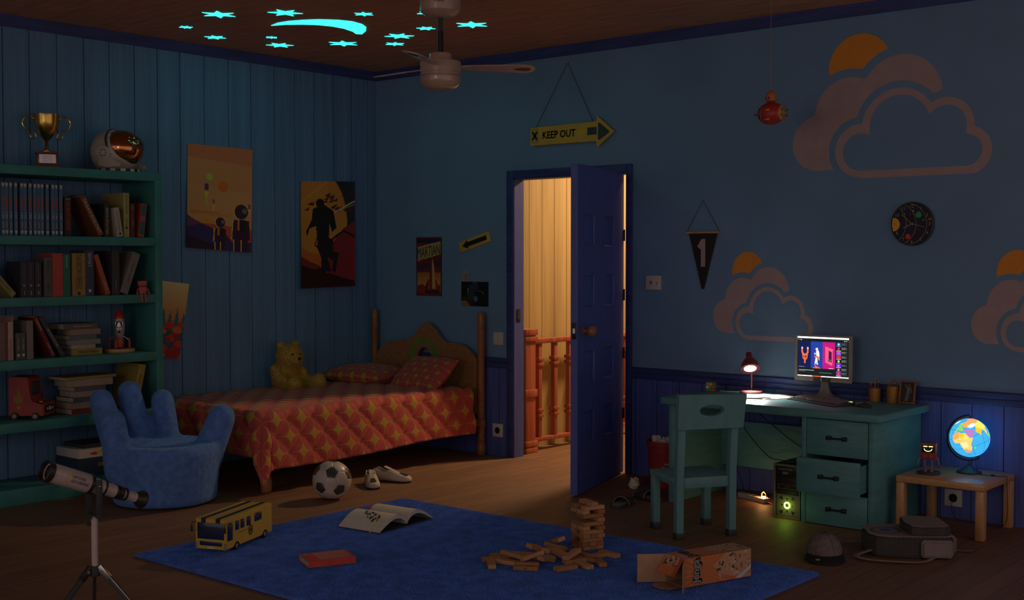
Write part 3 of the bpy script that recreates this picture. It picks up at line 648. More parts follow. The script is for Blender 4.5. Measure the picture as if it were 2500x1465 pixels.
# quilt
def quilt():
    W_,L_=1.17,1.86;hs,hf=.335,.27;y0=-.205;zt=.492;step=.0115
    A=np.arange(0,W_-.03+hs+step,step);B=np.arange(0,L_+hf+step,step)
    U,V=np.meshgrid(A,B);a=U+.03
    p=np.maximum(a-W_+.0,0);q=np.maximum(V-L_,0);d=np.hypot(p,q)
    th=np.arctan2(q,p+1e-9)
    R_=.03
    dr=np.where(d<R_*PI/2,R_*(1-np.cos(np.minimum(d/R_,PI/2))),R_+(d-R_*PI/2));
    ou=np.where(d<R_*PI/2,R_*np.sin(np.minimum(d/R_,PI/2)),R_)
    flare=.03*(d/.335)+.085*np.sin(2*th)*np.clip(d/.42,0,1)**1.3*(np.minimum(p,q)>0)
    out=ou+flare
    x=np.minimum(a,W_)+out*np.cos(th)*(d>0);y=y0-np.minimum(V,L_)-out*np.sin(th)*(d>0);z=zt-dr
    # soft sag across the top and wavy hem
    z+=.010*np.sin(V*3.1)*np.sin(U*2.6)*(d==0)
    x+=(p>0)*(q==0)*.012*np.sin(V*7+1.1)*(p/hs);z+=(p>0)*.016*np.sin(V*2.6+.9)*(p/hs)**2
    # quilted puckers: seams run diagonally through the tile corners
    t=.1;su=U/t;sv=V/t
    r1=np.abs(np.sin(PI*(su-sv+1)/2))**.55;r2=np.abs(np.sin(PI*(su+sv+1)/2))**.45
    du=np.abs(su-np.round(su));dv=np.abs(sv-np.round(sv));pin=np.exp(-((du**2+dv**2)/.03))*((np.round(su)+np.round(sv))%2>.5)
    h=.026*r1*(.45+.55*r2)-.008*pin
    wr2=.003*np.sin(34*(su*.35+sv*.9)+3*np.sin(su*2))*r1*np.abs(np.sin(PI*su))
    h=(h+wr2)*np.where(d>0,1,.55)*np.clip((L_+hf-V)/.05,.2,1)
    P=np.stack([x,y,z],-1)
    dU=np.gradient(P,axis=1);dV=np.gradient(P,axis=0);n=np.cross(dV,dU);n/=np.linalg.norm(n,axis=-1,keepdims=True)+1e-9
    s=np.sign(n[...,2:3]+.5*n[...,0:1]-.5*n[...,1:2]);n*=s
    P=P+n*h[...,None]
    ny,nx=U.shape;idx=np.arange(nx*ny).reshape(ny,nx)
    F=np.stack([idx[:-1,:-1],idx[:-1,1:],idx[1:,1:],idx[1:,:-1]],-1).reshape(-1,4)
    me=bpy.data.meshes.new('quilt');me.from_pydata(P.reshape(-1,3).tolist(),[],F.tolist())
    uvl=me.uv_layers.new(name='UVMap');UV=np.stack([U,V],-1).reshape(-1,2)[F.ravel()];uvl.data.foreach_set('uv',UV.ravel().astype(np.float32))
    me.polygons.foreach_set('use_smooth',np.ones(len(F),bool));me.materials.append(QM)
    o=link('quilt',me);s_=o.modifiers.new('thick','SOLIDIFY');s_.thickness=.006;s_.offset=-1
    return tag(o,'red quilt with yellow star pattern draped over the bed and hanging down its side','quilt')
quilt()
def pillow(M,w_,h_,t_,label):
    n=36;u=np.linspace(-1,1,n);U,V=np.meshgrid(u,u)
    e=(1-np.abs(U)**2.6)*(1-np.abs(V)**2.6);zz=t_/2*np.clip(e,0,1)**.42
    cx=1-.10*(1-U**2)*np.abs(V)**3*0;X=U*w_/2*(1-.07*(1-np.abs(V)**2)*0-.08*np.abs(V)**2*(1-np.abs(U)**4));Y=V*h_/2*(1-.08*(1-np.abs(U)**2*1.0)*0-.10*np.abs(U)**2*(1-np.abs(V)**4))
    zz=zz*(1+.06*np.sin(U*9+V*4)*np.abs(U)+.05*np.sin(V*11-U*3)*np.abs(V))
    vs=[];uv=[]
    for sgn in(1,-1):
        for i in range(n):
            for j in range(n): vs.append((X[i,j],Y[i,j],sgn*zz[i,j]));uv.append((X[i,j]+.03,Y[i,j]+.02))
    fs=[]
    for k in range(2):
        for i in range(n-1):
            for j in range(n-1):
                a=k*n*n+i*n+j;f=(a,a+1,a+n+1,a+n);fs.append(f if k==0 else f[::-1])
    me=bpy.data.meshes.new('pillow');me.from_pydata(vs,[],fs);uvl=me.uv_layers.new(name='UVMap')
    for l in me.loops: uvl.data[l.index].uv=uv[l.vertex_index]
    for p_ in me.polygons: p_.use_smooth=True
    me.materials.append(PM);me.transform(I4);o=link('pillow',me);o.matrix_basis=M;WM[o]=M
    return tag(o,label,'pillow','pillows at the bed head')
pillow(T(.265,-.36,.565)@RZ(.10)@RX(.06),.60,.40,.15,'left red star patterned pillow lying flat beside the plank wall')
pillow(T(.86,-.34,.600)@RZ(-.06)@RX(math.radians(40)),.50,.33,.13,'right red star patterned pillow propped against the headboard')
# teddy bear
FUR=mat('teddy_fur',(.62,.41,.085),.95,var=.35,scale=60,bump=1.0,bscale=110,sheen=.3)
def fuzz(me,n,ln,wd,seed,shade=1):
    """short tufts growing from a mesh surface"""
    me.calc_loop_triangles();rs=np.random.RandomState(seed)
    V=np.array([v.co[:] for v in me.vertices]);Tt=np.array([t.vertices[:] for t in me.loop_triangles])
    a,b,c=V[Tt[:,0]],V[Tt[:,1]],V[Tt[:,2]];cr=np.cross(b-a,c-a);ar=np.linalg.norm(cr,axis=1);pr=ar/ar.sum()
    k=rs.choice(len(Tt),n,p=pr);r1=np.sqrt(rs.rand(n,1));r2=rs.rand(n,1)
    P=a[k]*(1-r1)+b[k]*r1*(1-r2)+c[k]*r1*r2;Nn=cr[k]/(ar[k][:,None]+1e-12)
    rd=rs.randn(n,3);side=np.cross(Nn,rd);side/=np.linalg.norm(side,axis=1,keepdims=True)+1e-9
    tip=P+Nn*ln*(.6+.7*rs.rand(n,1))+rs.randn(n,3)*ln*.45
    vs=np.empty((n*3,3));vs[0::3]=P-side*wd/2-Nn*ln*.1;vs[1::3]=P+side*wd/2-Nn*ln*.1;vs[2::3]=tip
    m2=bpy.data.meshes.new('fuzz');m2.vertices.add(n*3);m2.vertices.foreach_set('co',vs.ravel());m2.loops.add(n*3);m2.loops.foreach_set('vertex_index',np.arange(n*3,dtype=np.int32))
    m2.polygons.add(n);m2.polygons.foreach_set('loop_start',np.arange(0,n*3,3,dtype=np.int32));m2.polygons.foreach_set('loop_total',np.full(n,3,np.int32));m2.update(calc_edges=True)
    return m2
def join_me(a,b):
    bm=bmesh.new();bm.from_mesh(a);bm.from_mesh(b);bm.to_mesh(a);bm.free();bpy.data.meshes.remove(b);return a
def remeshed(mb,name,voxel,smooth,m,parent=None,M=None,fz=None):
    for f in mb.bm.faces: f.smooth=True
    me=bpy.data.meshes.new(name);mb.bm.to_mesh(me);mb.bm.free();me.materials.append(m)
    o=bpy.data.objects.new(name,me);COL.objects.link(o)
    r=o.modifiers.new('r','REMESH');r.mode='VOXEL';r.voxel_size=voxel;r.use_smooth_shade=True
    s=o.modifiers.new('s','SMOOTH');s.factor=.5;s.iterations=smooth
    dg=bpy.context.evaluated_depsgraph_get();dg.update();m2=bpy.data.meshes.new_from_object(o.evaluated_get(dg));bpy.data.objects.remove(o);bpy.data.meshes.remove(me)
    m2.materials.clear();m2.materials.append(m)
    if fz: m2=join_me(m2,fuzz(m2,*fz))
    for p in m2.polygons: p.use_smooth=True
    return link(name,m2,parent)
BM=T(.13,-1.035,.492)@RZ(math.radians(-4))
bear=thing('teddy_bear','honey yellow plush teddy bear sitting on the quilt against the plank wall','teddy bear',None,M=BM)
mb=MB();mb.ball((0,0,.115),(.085,.100,.115),FUR);mb.ball((.01,0,.06),(.085,.105,.065),FUR);mb.ball((.035,.010,.245),(.088,.094,.084),FUR);mb.ball((.03,-.01,.19),(.06,.065,.05),FUR)
for s_ in(-1,1): mb.ball((.02,.062*s_+.01,.322),(.020,.032,.030),FUR)
mb.ball((.105,.018,.222),(.042,.046,.034),FUR)
mb.tube([(.0,.09,.165),(.04,.115,.12),(.085,.105,.07)],[.036,.034,.036],FUR,14);mb.tube([(.0,-.09,.165),(.045,-.11,.11),(.09,-.075,.07)],[.036,.034,.036],FUR,14)
mb.ball((.09,.105,.062),.038,FUR);mb.ball((.095,-.07,.062),.038,FUR)
mb.tube([(.03,.06,.045),(.11,.115,.045),(.165,.155,.05)],[.050,.046,.044],FUR,14);mb.ball((.185,.165,.058),(.042,.044,.056),FUR)
mb.tube([(.03,-.055,.045),(.12,-.055,.045),(.18,-.06,.05)],[.050,.046,.044],FUR,14);mb.ball((.20,-.062,.055),(.040,.044,.054),FUR)
remeshed(mb,'body',.009,3,FUR,bear,fz=(26000,.010,.0022,3))
for y in(-.018,.045):
    mb=MB();mb.ball((.112,y,.262),.009,BLK);mb.build('eye',bear)
mb=MB();mb.ball((.149,.018,.232),(.010,.014,.010),BLK);mb.build('nose',bear)
mb=MB();mb.tube([(.146,.018,.222),(.144,.018,.208),(.140,.032,.203)],.0018,BLK,6);mb.build('mouth',bear)
# hand armchair
VEL=mat('blue_velvet',(.095,.220,.58),.85,var=.22,scale=26,bump=.45,bscale=50,sheen=.8)
AM=T(.93,-2.60,0)@Matrix(((.7600,-.6499,0,0),(.6499,.7600,0,0),(0,0,1,0),(0,0,0,1)))
hc=thing('hand_armchair','blue velvet armchair shaped like a cupped hand in front of the bookshelf','armchair',None,M=AM)
mb=MB();mb.lathe([(.0001,.012),(.285,.012),(.300,.03),(.306,.10),(.318,.22),(.328,.31),(.315,.352),(.27,.362),(.15,.345),(.0001,.338)],VEL,seg=48)
def cap(p0,p1,r0,r1):
    p0=Vector(p0);p1=Vector(p1);n=9;mb.ball(tuple(p0),r0,VEL);mb.ball(tuple(p1),(r1,r1,r1*1.05),VEL);mb.tube([p0.lerp(p1,i/n) for i in range(n+1)],[r0+(r1-r0)*i/n for i in range(n+1)],VEL,20)
cap((-.215,-.17,.22),(-.232,-.235,.505),.088,.074);cap((-.255,.04,.20),(-.402,.085,.590),.090,.072);cap((-.17,.19,.20),(-.292,.27,.622),.086,.072);cap((-.04,.25,.20),(-.098,.31,.568),.084,.070);cap((.225,.06,.24),(.322,.075,.492),.098,.082)
remeshed(mb,'body',.014,6,VEL,hc,fz=(60000,.0032,.0016,5))
# ================================================================ bookshelf
t=thing('bookshelf','tall worn teal bookshelf full of books against the plank wall','bookshelf',(.2,-3.0,0))
SY0,SY1,SX0,SX1=-3.95,-2.238,.014,.385
mb=MB();mb.box((SX0,SY1-.054,0),(SX1,SY1,1.998),TEALS,bev=.008);mb.build('side_panel',t,True)
mb=MB();mb.box((SX0,SY0,0),(SX1,SY0+.054,1.998),TEALS,bev=.008);mb.build('side_panel',t,True)
for z0,z1 in((0,.100),(.428,.490),(.797,.855),(1.167,1.222),(1.530,1.585),(1.943,1.998)):
    mb=MB();mb.box((SX0,SY0+.03,z0),(SX1+(.0006),SY1-(.0 if z1>1.9 else .04),z1),TEALS,bev=.006);mb.build('shelf_board',t,True)
BKM={}
def bmat(c,r=.55):
    k=(tuple(c),r)
    if k not in BKM: BKM[k]=mat('book_cover',c,r,var=.10,scale=25,bump=.08)
    return BKM[k]
CREAM=mat('cream_ink',(.62,.56,.48),.6);INK=mat('black_ink',(.02,.02,.02),.6);REDI=mat('red_ink',(.50,.05,.04),.6);YELI=mat('yellow_ink',(.62,.40,.04),.6)
def book_mesh(w_,h_,d_,m,r=0):
    mb=MB();c=.0028
    mb.box((-.004,-w_/2,0),(0,w_/2,h_),m,bev=.0012,seg=1);mb.box((-d_,-w_/2,0),(-.004,-w_/2+c,h_),m);mb.box((-d_,w_/2-c,0),(-.004,w_/2,h_),m)
    mb.box((-d_+.004,-w_/2+c,.003),(-.004,w_/2-c,h_-.003),PAGES);return mb
def book(label,y,w_,h_,z,m,texts=(),lean=0,yaw=0,x=.35,d_=.17,group=None,flat=False,cat='book'):
    """texts: (string, ink, centre height fraction, length, letter height); they run up the spine"""
    a=math.radians(lean)
    if flat: M=T(x,y,z+w_/2)@RZ(math.radians(yaw))@T(0,h_/2,0)@RX(PI/2)
    else: M=T(x,y,z+abs(math.sin(a))*w_/2)@RZ(math.radians(yaw))@RX(a)
    o=book_mesh(w_,h_,d_,m).build('book');o.matrix_basis=M;WM[o]=M;tag(o,label,cat,group)
    for tx in texts:
        s_,ink,fz,ln,lh=tx[:5];up=len(tx)>5
        mb=MB(FR((.0004,0,fz*h_),(0,0,-1),(0,1,0)) if not up else FR((.0004,0,fz*h_),(0,1,0),(0,0,1)))
        if s_=='|': mb.cb((0,0,.0004),(ln,lh,.0006),ink)
        elif s_=='o': mb.lathe([(lh/2,0),(lh/2,.0006)],ink,seg=20)
        elif s_=='v': mb.prism([(-lh/2,.2*lh),(0,-lh*.8),(lh/2,.2*lh),(lh*.4,lh*.55),(0,lh*.7),(-lh*.4,lh*.55)],.0005,ink)
        else: mb.text(s_,None if s_.isdigit() and len(s_)<3 else ln,lh,ink)
        q=mb.build('spine_lettering' if s_ not in '|ov' else 'spine_mark',o)
    return o
vb=bmat((.075,.165,.28))
for i,px in enumerate((6.4,14.8,24.7,36.8,51,59.4,71.5,82.9,92,100.7,113.6,127.4,136,147.7)):
    n_=i+2
    book('blue comic volume marked %s on its spine, top shelf'%('two three four five six seven eight nine ten eleven twelve thirteen fourteen fifteen'.split()[i]),-3.301+.00257*px+.0015,.0212,.312,1.585,vb if i%4 else bmat((.06,.14,.25)),
        [('v',CREAM,.945,0,.017,1),(str(n_),REDI,.952,.006 if n_<10 else .010,.011,1),('|',REDI,.60,.072,.006),('Takarita',YELI,.605,.076,.009),('1%d0'%(n_%10),CREAM,.375,.034,.014),('|',GRY,.20,.036,.009),('v',CREAM,.065,0,.016,1)],group='blue comic volumes on the top shelf')
Z1=1.585
book('dark book with stacked red letters beside the blue volumes',-2.876,.043,.238,Z1,bmat((.035,.018,.018)),[('|',GRY,.955,.004,.032),('|',GRY,.935,.003,.032),('DAN BROWN INFERNO',REDI,.53,.175,.027)])
book('brown orange book leaning steeply left against its neighbours on the top shelf',-2.652,.036,.272,Z1,bmat((.20,.062,.015)),[('THE BLACK BOOK CRAFT',CREAM,.50,.235,.020)],lean=28,d_=.19)
book('black book titled REVOLT in white and yellow on the top shelf',-2.612,.034,.208,Z1,bmat((.03,.028,.026)),[('REVOLT/',CREAM,.66,.085,.016),('SOLITAIRE',YELI,.28,.088,.016)],d_=.18)
book('small pale book with faded red title tilted on the top shelf',-2.533,.037,.183,Z1,bmat((.46,.42,.35)),[('SECRET STORIES',REDI,.62,.095,.017),('o',INK,.10,0,.016),('SANDERS',INK,.27,.034,.009)],lean=9,x=.372,d_=.16)
book('tall olive yellow book standing upright on the top shelf',-2.476,.041,.279,Z1,bmat((.40,.34,.10)),[('BITTER SCARF ART',INK,.74,.125,.012),('o',INK,.21,0,.015),('EDITORI',INK,.33,.05,.009)],d_=.25)
book('thin maroon book right of the olive yellow one',-2.433,.030,.214,Z1,bmat((.11,.02,.022)),[('FULMER',CREAM,.88,.024,.006),('BLACKWOOD',CREAM,.42,.045,.006)],d_=.2)
book('orange and teal book leaning on the right side panel, top shelf',-2.372,.042,.214,Z1,bmat((.42,.075,.03)),[('|',bmat((.02,.12,.13)),.80,.072,.032),('|',bmat((.02,.12,.13)),.28,.085,.032),('NOMADE',REDI,.80,.05,.014)],lean=-7,d_=.19)
Z2=1.222
book('yellowish book leaning left at the far left end of the second shelf',-3.222,.034,.240,Z2,bmat((.33,.26,.09)),[('ERINNERN A BATTLE',INK,.38,.12,.014)],lean=42)
for i,y in enumerate((-3.161,-3.118,-3.072)):
    book('dark volume marked %s low on the spine, second shelf'%('one','two','three')[i],y,.041,.211,Z2,bmat((.045,.036,.05)),[('THE LONG VOYAGE',GRY,.70,.09,.007),('o',GRY,.33,0,.016),(str(i+1),CREAM,.12,.012,.020,1)],group='three dark numbered volumes on the second shelf')
book('grey book beside the dark numbered volumes',-3.009,.049,.238,Z2,bmat((.105,.10,.095)),[('DESTINO',INK,.75,.07,.010),('ROSIA',INK,.25,.05,.012)])
book('bright red thick book on the second shelf',-2.947,.068,.261,Z2,bmat((.50,.070,.050)),[('MARGAUX',GRY,.5,.06,.007)])
book('green book with pale title next to the bright red one',-2.888,.046,.257,Z2,bmat((.02,.165,.110)),[('MANGOOSE',CREAM,.82,.07,.011)])
book('thick yellow ochre book with stacked dark letters on the second shelf',-2.808,.086,.261,Z2,bmat((.36,.21,.05)),[('DAN BROWN INFERNO',INK,.56,.21,.040),('o',INK,.06,0,.02)],d_=.2)
book('navy book titled REVOLT on the second shelf',-2.735,.058,.281,Z2,bmat((.055,.062,.105)),[('REVOLT',CREAM,.78,.085,.022),('o',CREAM,.11,0,.02)],d_=.18)
book('orange book leaning between navy and grey books on the second shelf',-2.607,.030,.262,Z2,bmat((.42,.10,.035)),[('ESSAYS',CREAM,.22,.05,.008)],lean=19,d_=.2)
book('tall dark grey book upright behind the leaning orange one',-2.556,.052,.277,Z2,bmat((.05,.045,.045)),[('JANSEN',CREAM,.25,.06,.006)],d_=.22)
book('wide grey book leaning right at the end of the second shelf',-2.500,.056,.272,Z2,bmat((.21,.18,.155)),[('NIGHT OF THE FARM',INK,.5,.12,.012)],lean=-20.5,d_=.2)
Z3=.855
book('dusty rose book at the far left of the third shelf',-3.297,.034,.224,Z3,bmat((.19,.12,.11)))
book('pink spined book third from the left, third shelf',-3.272-.0,.012,.222,Z3,bmat((.22,.05,.05)))
book('pale pink thin book standing on the third shelf',-3.249,.030,.226,Z3,bmat((.50,.34,.30)),[('THE MAN WHO',REDI,.3,.12,.012)])
book('tall salmon book behind the pale pink one',-3.205+.002-.03,.004,.26,Z3,bmat((.40,.25,.2)))
for i,y in enumerate((-3.202,-3.171)):
    book('short grey green volume %s, third shelf'%('with number two badge' if i==0 else 'with number one badge, right one of the pair'),y,.030,.158,Z3,bmat((.085,.095,.085)),[('ITALO GREEN',CREAM,.58,.07,.008),('o',CREAM,.17,0,.017)],group='pair of short grey green volumes')
book('tall warm grey book in the middle of the third shelf',-3.128,.040,.228,Z3,bmat((.24,.19,.17)),d_=.2)
book('red book titled CHAPMAN leaning left on the third shelf',-2.978,.027,.272,Z3,bmat((.16,.018,.022)),[('CHAPMAN',CREAM,.80,.075,.011),('SYDNEY SAND',CREAM,.2,.08,.007)],lean=26,d_=.19)
book('dark book with white title leaning on the red CHAPMAN book',-2.917,.027,.275,Z3,bmat((.05,.055,.06)),[('ART TO MY RULE KEEL',CREAM,.48,.13,.010)],lean=31,d_=.19)
zz=Z3
for i,(y0,y1,h_,c,lb) in enumerate(((-2.838,-2.634,.040,(.33,.25,.04),'yellow book at the bottom of the pile beside the toy rocket'),(-2.842,-2.676,.025,(.42,.34,.28),'cream book second from the bottom of the third shelf pile'),(-2.862,-2.644,.031,(.24,.23,.22),'grey book third from the bottom of the third shelf pile'),
    (-2.858,-2.666,.029,(.12,.16,.17),'blue grey book in the middle of the third shelf pile'),(-2.848,-2.643,.036,(.30,.22,.17),'tan book second from the top of the third shelf pile'),(-2.895,-2.655,.036,(.14,.11,.09),'dark brown book on top of the third shelf pile'))):
    book(lb,(y0+y1)/2,h_,y1-y0,zz,bmat(c),[('PERCORSO INFERNO' if i==0 else 'FRASER MORGAN',INK if i in(0,) else CREAM,.45,.13,.018 if i==0 else .009)] if i in(0,5) else (),flat=True,yaw=(-3,2,-2,3,-1,4)[i],x=.31,d_=.17,group='pile of books beside the toy rocket');zz+=h_
# toy rocket on the third shelf
def rocket():
    t=thing('toy_rocket','silver and red toy rocket on a round wooden stand, third shelf','toy rocket',(.235,-2.466,Z3))
    b=T(.235,-2.466,Z3);SIL=mat('toy_silver',(.55,.52,.52),.3,metal=.7);mb=MB(b);mb.lathe([(.0001,0),(.094,0),(.097,.006),(.097,.018),(.093,.022),(.0001,.022)],TABW,seg=40);mb.build('stand',t,True)
    mb=MB(b);mb.lathe([(.0001,.088),(.027,.088),(.034,.11),(.038,.15),(.038,.175),(.036,.20),(.033,.212),(.0001,.212)],SIL,seg=32);mb.build('body',t,True)
    mb=MB(b);mb.lathe([(.0001,.212),(.034,.212),(.034,.222),(.028,.240),(.016,.258),(.006,.270),(.003,.276),(.0001,.277)],RED,seg=32);mb.build('nose_cone',t,True)
    mb=MB(b);mb.lathe([(.0001,.028),(.030,.028),(.033,.06),(.028,.088),(.0001,.088)],RED,seg=32);mb.build('skirt',t,True)
    mb=MB(b)
    for i in range(5): mb.tube([(.0335*math.cos(q),.0335*math.sin(q),.04+i*.010+.010*(q+1.2)) for q in [-1.3+.15*k for k in range(12)]],.0012,YELI,5)
    mb.M=b;mb.build('hazard_stripe',t,True)
    mb=MB(b@RZ(-.55)@T(.034,0,.178)@RY(PI/2));mb.lathe([(.023,-.004),(.025,.004),(.020,.006),(.019,.002),(.0001,.002)],SIL,seg=28);mb.lathe([(.0001,.0025),(.0185,.0025)],BLK,seg=28);mb.build('porthole',t,True)
    mb=MB(b@RZ(-.55)@T(.0375,0,.130)@RY(PI/2));mb.lathe([(.0001,.0),(.010,.001),(.010,.002)],BLK);mb.build('badge',t,True)
    for i in range(4):
        q=math.radians(-50+90*i);mb=MB(b@RZ(q));mb.cyl((.028,0,.10),(.064,0,.075),.0035,SIL);mb.build('strut',t,True)
        mb=MB(b@RZ(q));mb.lathe([(.004,.022),(.007,.026),(.0075,.05),(.006,.075),(.002,.092),(.0001,.094)],RED,T(.066,0,0));mb.build('landing_leg',t,True)
rocket()
def red_robot():
    RR=mat('robot_salmon',(.48,.085,.075),.45);x,y,z=.372,-2.378,Z2;t=thing('toy_robot','little red robot sitting on the edge of the second shelf','toy robot',(x,y,z))
    b=T(x,y,z)@RZ(-.35)
    mb=MB(b);mb.cb((-.012,0,.026),(.034,.046,.050),RR,bev=.003);mb.build('body',t,True)
    mb=MB(b);mb.cb((-.010,0,.071),(.040,.054,.032),RR,RY(.08)@RX(.07),bev=.003);mb.build('head',t,True)
    for y_ in(-.011,.011): mb=MB(b);mb.cb((.0115,y_,.068),(.003,.010,.008),BLK,bev=.001);mb.build('eye',t,True)
    for y_ in(-.012,.012):
        mb=MB(b);mb.cyl((-.004,y_,.004),(.018,y_,.004),.006,RR);mb.cyl((.016,y_,.006),(.020,y_,-.030),.005,RR,r1=.007);mb.cb((.024,y_,-.036),(.022,.014,.014),RR,bev=.002);mb.build('leg',t,True)
    for y_ in(-1,1): mb=MB(b);mb.tube([(-.01,.024*y_,.04),(-.006,.034*y_,.026),(.004,.036*y_,.012)],.005,RR);mb.ball((.006,.036*y_,.008),.008,RR);mb.build('arm',t,True)
    mb=MB(b);mb.cyl((-.011,0,.05),(-.011,0,.057),.008,BLK);mb.build('neck',t,True)
red_robot()
# fourth shelf: red toy arcade truck, book pile, yellow leaning book
def arcade():
    z=.490;t=thing('toy_arcade_truck','red toy truck shaped like an arcade cabinet with flame sticker, fourth shelf','toy truck',(.22,-3.07,z));RD=mat('toy_truck_red',(.33,.045,.035),.45)
    b=T(.24,-3.075,z)@RZ(math.radians(38))   # local +x is the front
    mb=MB(b@FR((0,.085,0),(1,0,0),(0,0,1)));mb.prism([(-.095,.022),(.110,.022),(.118,.034),(.118,.092),(.112,.098),(.050,.100),(.038,.115),(.028,.240),(.018,.252),(-.085,.256),(-.095,.245)],.170,RD,bev=.006);mb.build('body',t,True)
    mb=MB(b);mb.box((.030,-.055,.118),(.036,.055,.222),DGR,RY(-.0),bev=.004);mb.M=b;mb.build('screen',t,True)
    mb=MB(b);mb.box((.116,-.062,.040),(.1205,.062,.084),BLK,bev=.002);mb.build('grille',t,True)
    for y_ in(-.030,.030): mb=MB(b@FR((.121,y_,.062),(0,1,0),(0,0,1)));mb.prism([(-.012,-.010),(.012,0),(-.012,.010)] if y_<0 else [(.012,-.010),(-.012,0),(.012,.010)],.0008,CREAM);mb.build('headlight',t,True)
    mb=MB(b);mb.box((.1205,-.014,.052),(.122,.014,.074),CREAM);mb.build('grille_plate',t,True)
    for x_ in(-.055,.070):
        for y_ in(-.088,.088): mb=MB(b);mb.cyl((x_,y_-.008,.022),(x_,y_+.008,.022),.022,BLK,seg=24);mb.cyl((x_,y_-.0095,.022),(x_,y_+.0095,.022),.013,GRY,seg=20);mb.build('wheel',t,True)
    mb=MB(b@FR((0,-.0855,0),(1,0,0),(0,0,1)));FL=mat('flame_sticker',(.30,.18,.03));mb.prism([(-.055,.105),(-.030,.095),(-.008,.105),(-.002,.13),(-.014,.150),(-.014,.135),(-.026,.165),(-.030,.185),(-.040,.160),(-.044,.140),(-.054,.150),(-.062,.13)],.0008,FL);mb.lathe([(.013,0),(.013,.0008)],FL,T(-.030,.072,0),seg=20);mb.build('flame_sticker',t,True)
    mb=MB(b);mb.lathe([(.012,0),(.012,.006),(.0001,.008)],YELI,T(.075,-.02,.099),seg=16);mb.build('joystick',t,True)
arcade()
zz=.490
for i,(h_,c,lb,a,b_) in enumerate(((.034,(.17,.03,.03),'dark red book at the bottom of the fourth shelf pile',-2.84,-2.60),(.040,(.30,.24,.19),'tan book second in the fourth shelf pile',-2.85,-2.62),(.030,(.10,.10,.13),'navy book third in the fourth shelf pile',-2.83,-2.64),(.036,(.34,.28,.22),'cream book fourth in the fourth shelf pile',-2.82,-2.63),(.030,(.12,.12,.16),'slate book fifth in the fourth shelf pile',-2.82,-2.60),(.044,(.36,.28,.20),'thick kraft book second from the top of the fourth shelf pile',-2.86,-2.56),(.018,(.34,.25,.08),'wide ochre book topmost of the fourth shelf pile',-2.88,-2.52))):
    book(lb,(a+b_)/2,h_,b_-a,zz,bmat(c),flat=True,yaw=(2,-3,3,-2,2,-4,5)[i],x=.30,d_=.19,group='pile of books on the fourth shelf');zz+=h_
book('wide yellow book leaning on the side panel of the fourth shelf',-2.427,.050,.285,.490,bmat((.36,.27,.055)),[('GALILEO TOMMASO',INK,.5,.15,.02)],lean=-13,x=.34,d_=.25)
# game boxes on the bottom shelf
p=Paint(80,24,S(225,215,205))
for i,(c,) in enumerate(((S(220,60,40),),(S(235,200,50),),(S(60,130,200),),(S(70,160,80),),(S(200,50,50),),(S(240,190,60),))):
    a0=2.6-i*.42;p.poly([(.5+.38*math.cos(a0),.08+.72*math.sin(a0)),(.5+.38*math.cos(a0-.42),.08+.72*math.sin(a0-.42)),(.5+.24*math.cos(a0-.42),.02+.42*math.sin(a0-.42)),(.5+.24*math.cos(a0),.02+.42*math.sin(a0))],c)
def gamebox(label,y0,y1,z0,z1,m,pr=None,tx=None,x0=.06,x1=.33):
    M=T((x0+x1)/2,(y0+y1)/2,z0);mb=MB();mb.box((x0-M[0][3],y0-M[1][3],0),(x1-M[0][3],y1-M[1][3],z1-z0),m,bev=.002);o=single(mb,'game_box',label,'box','board game boxes on the bottom shelf',M=M)
    if pr: link('printed_side',sheet(pr,flat_fn(FR((x1-M[0][3]+.0006,0,(z1-z0)/2),(0,1,0),(0,0,1)),y1-y0-.006,z1-z0-.006),PRT),o)
    if tx: mb=MB(FR((x1-M[0][3]+.0006,0,(z1-z0)*.6),(0,1,0),(0,0,1)));mb.text(tx,(y1-y0)*.35,.022,YELI);mb.build('lettering',o)
gamebox('navy board game box with dull gold lettering under the white box',-2.815,-2.40,.100,.216,mat('navy_box',(.02,.045,.09),.5),tx='DECISIONI')
gamebox('white board game box with a rainbow arc on its side, bottom shelf',-2.81,-2.45,.216,.272,WHT,pr=p)
gamebox('thin dark box lying on top of the white game box',-2.76,-2.47,.272,.296,mat('dark_box',(.04,.05,.05),.5),x1=.30)
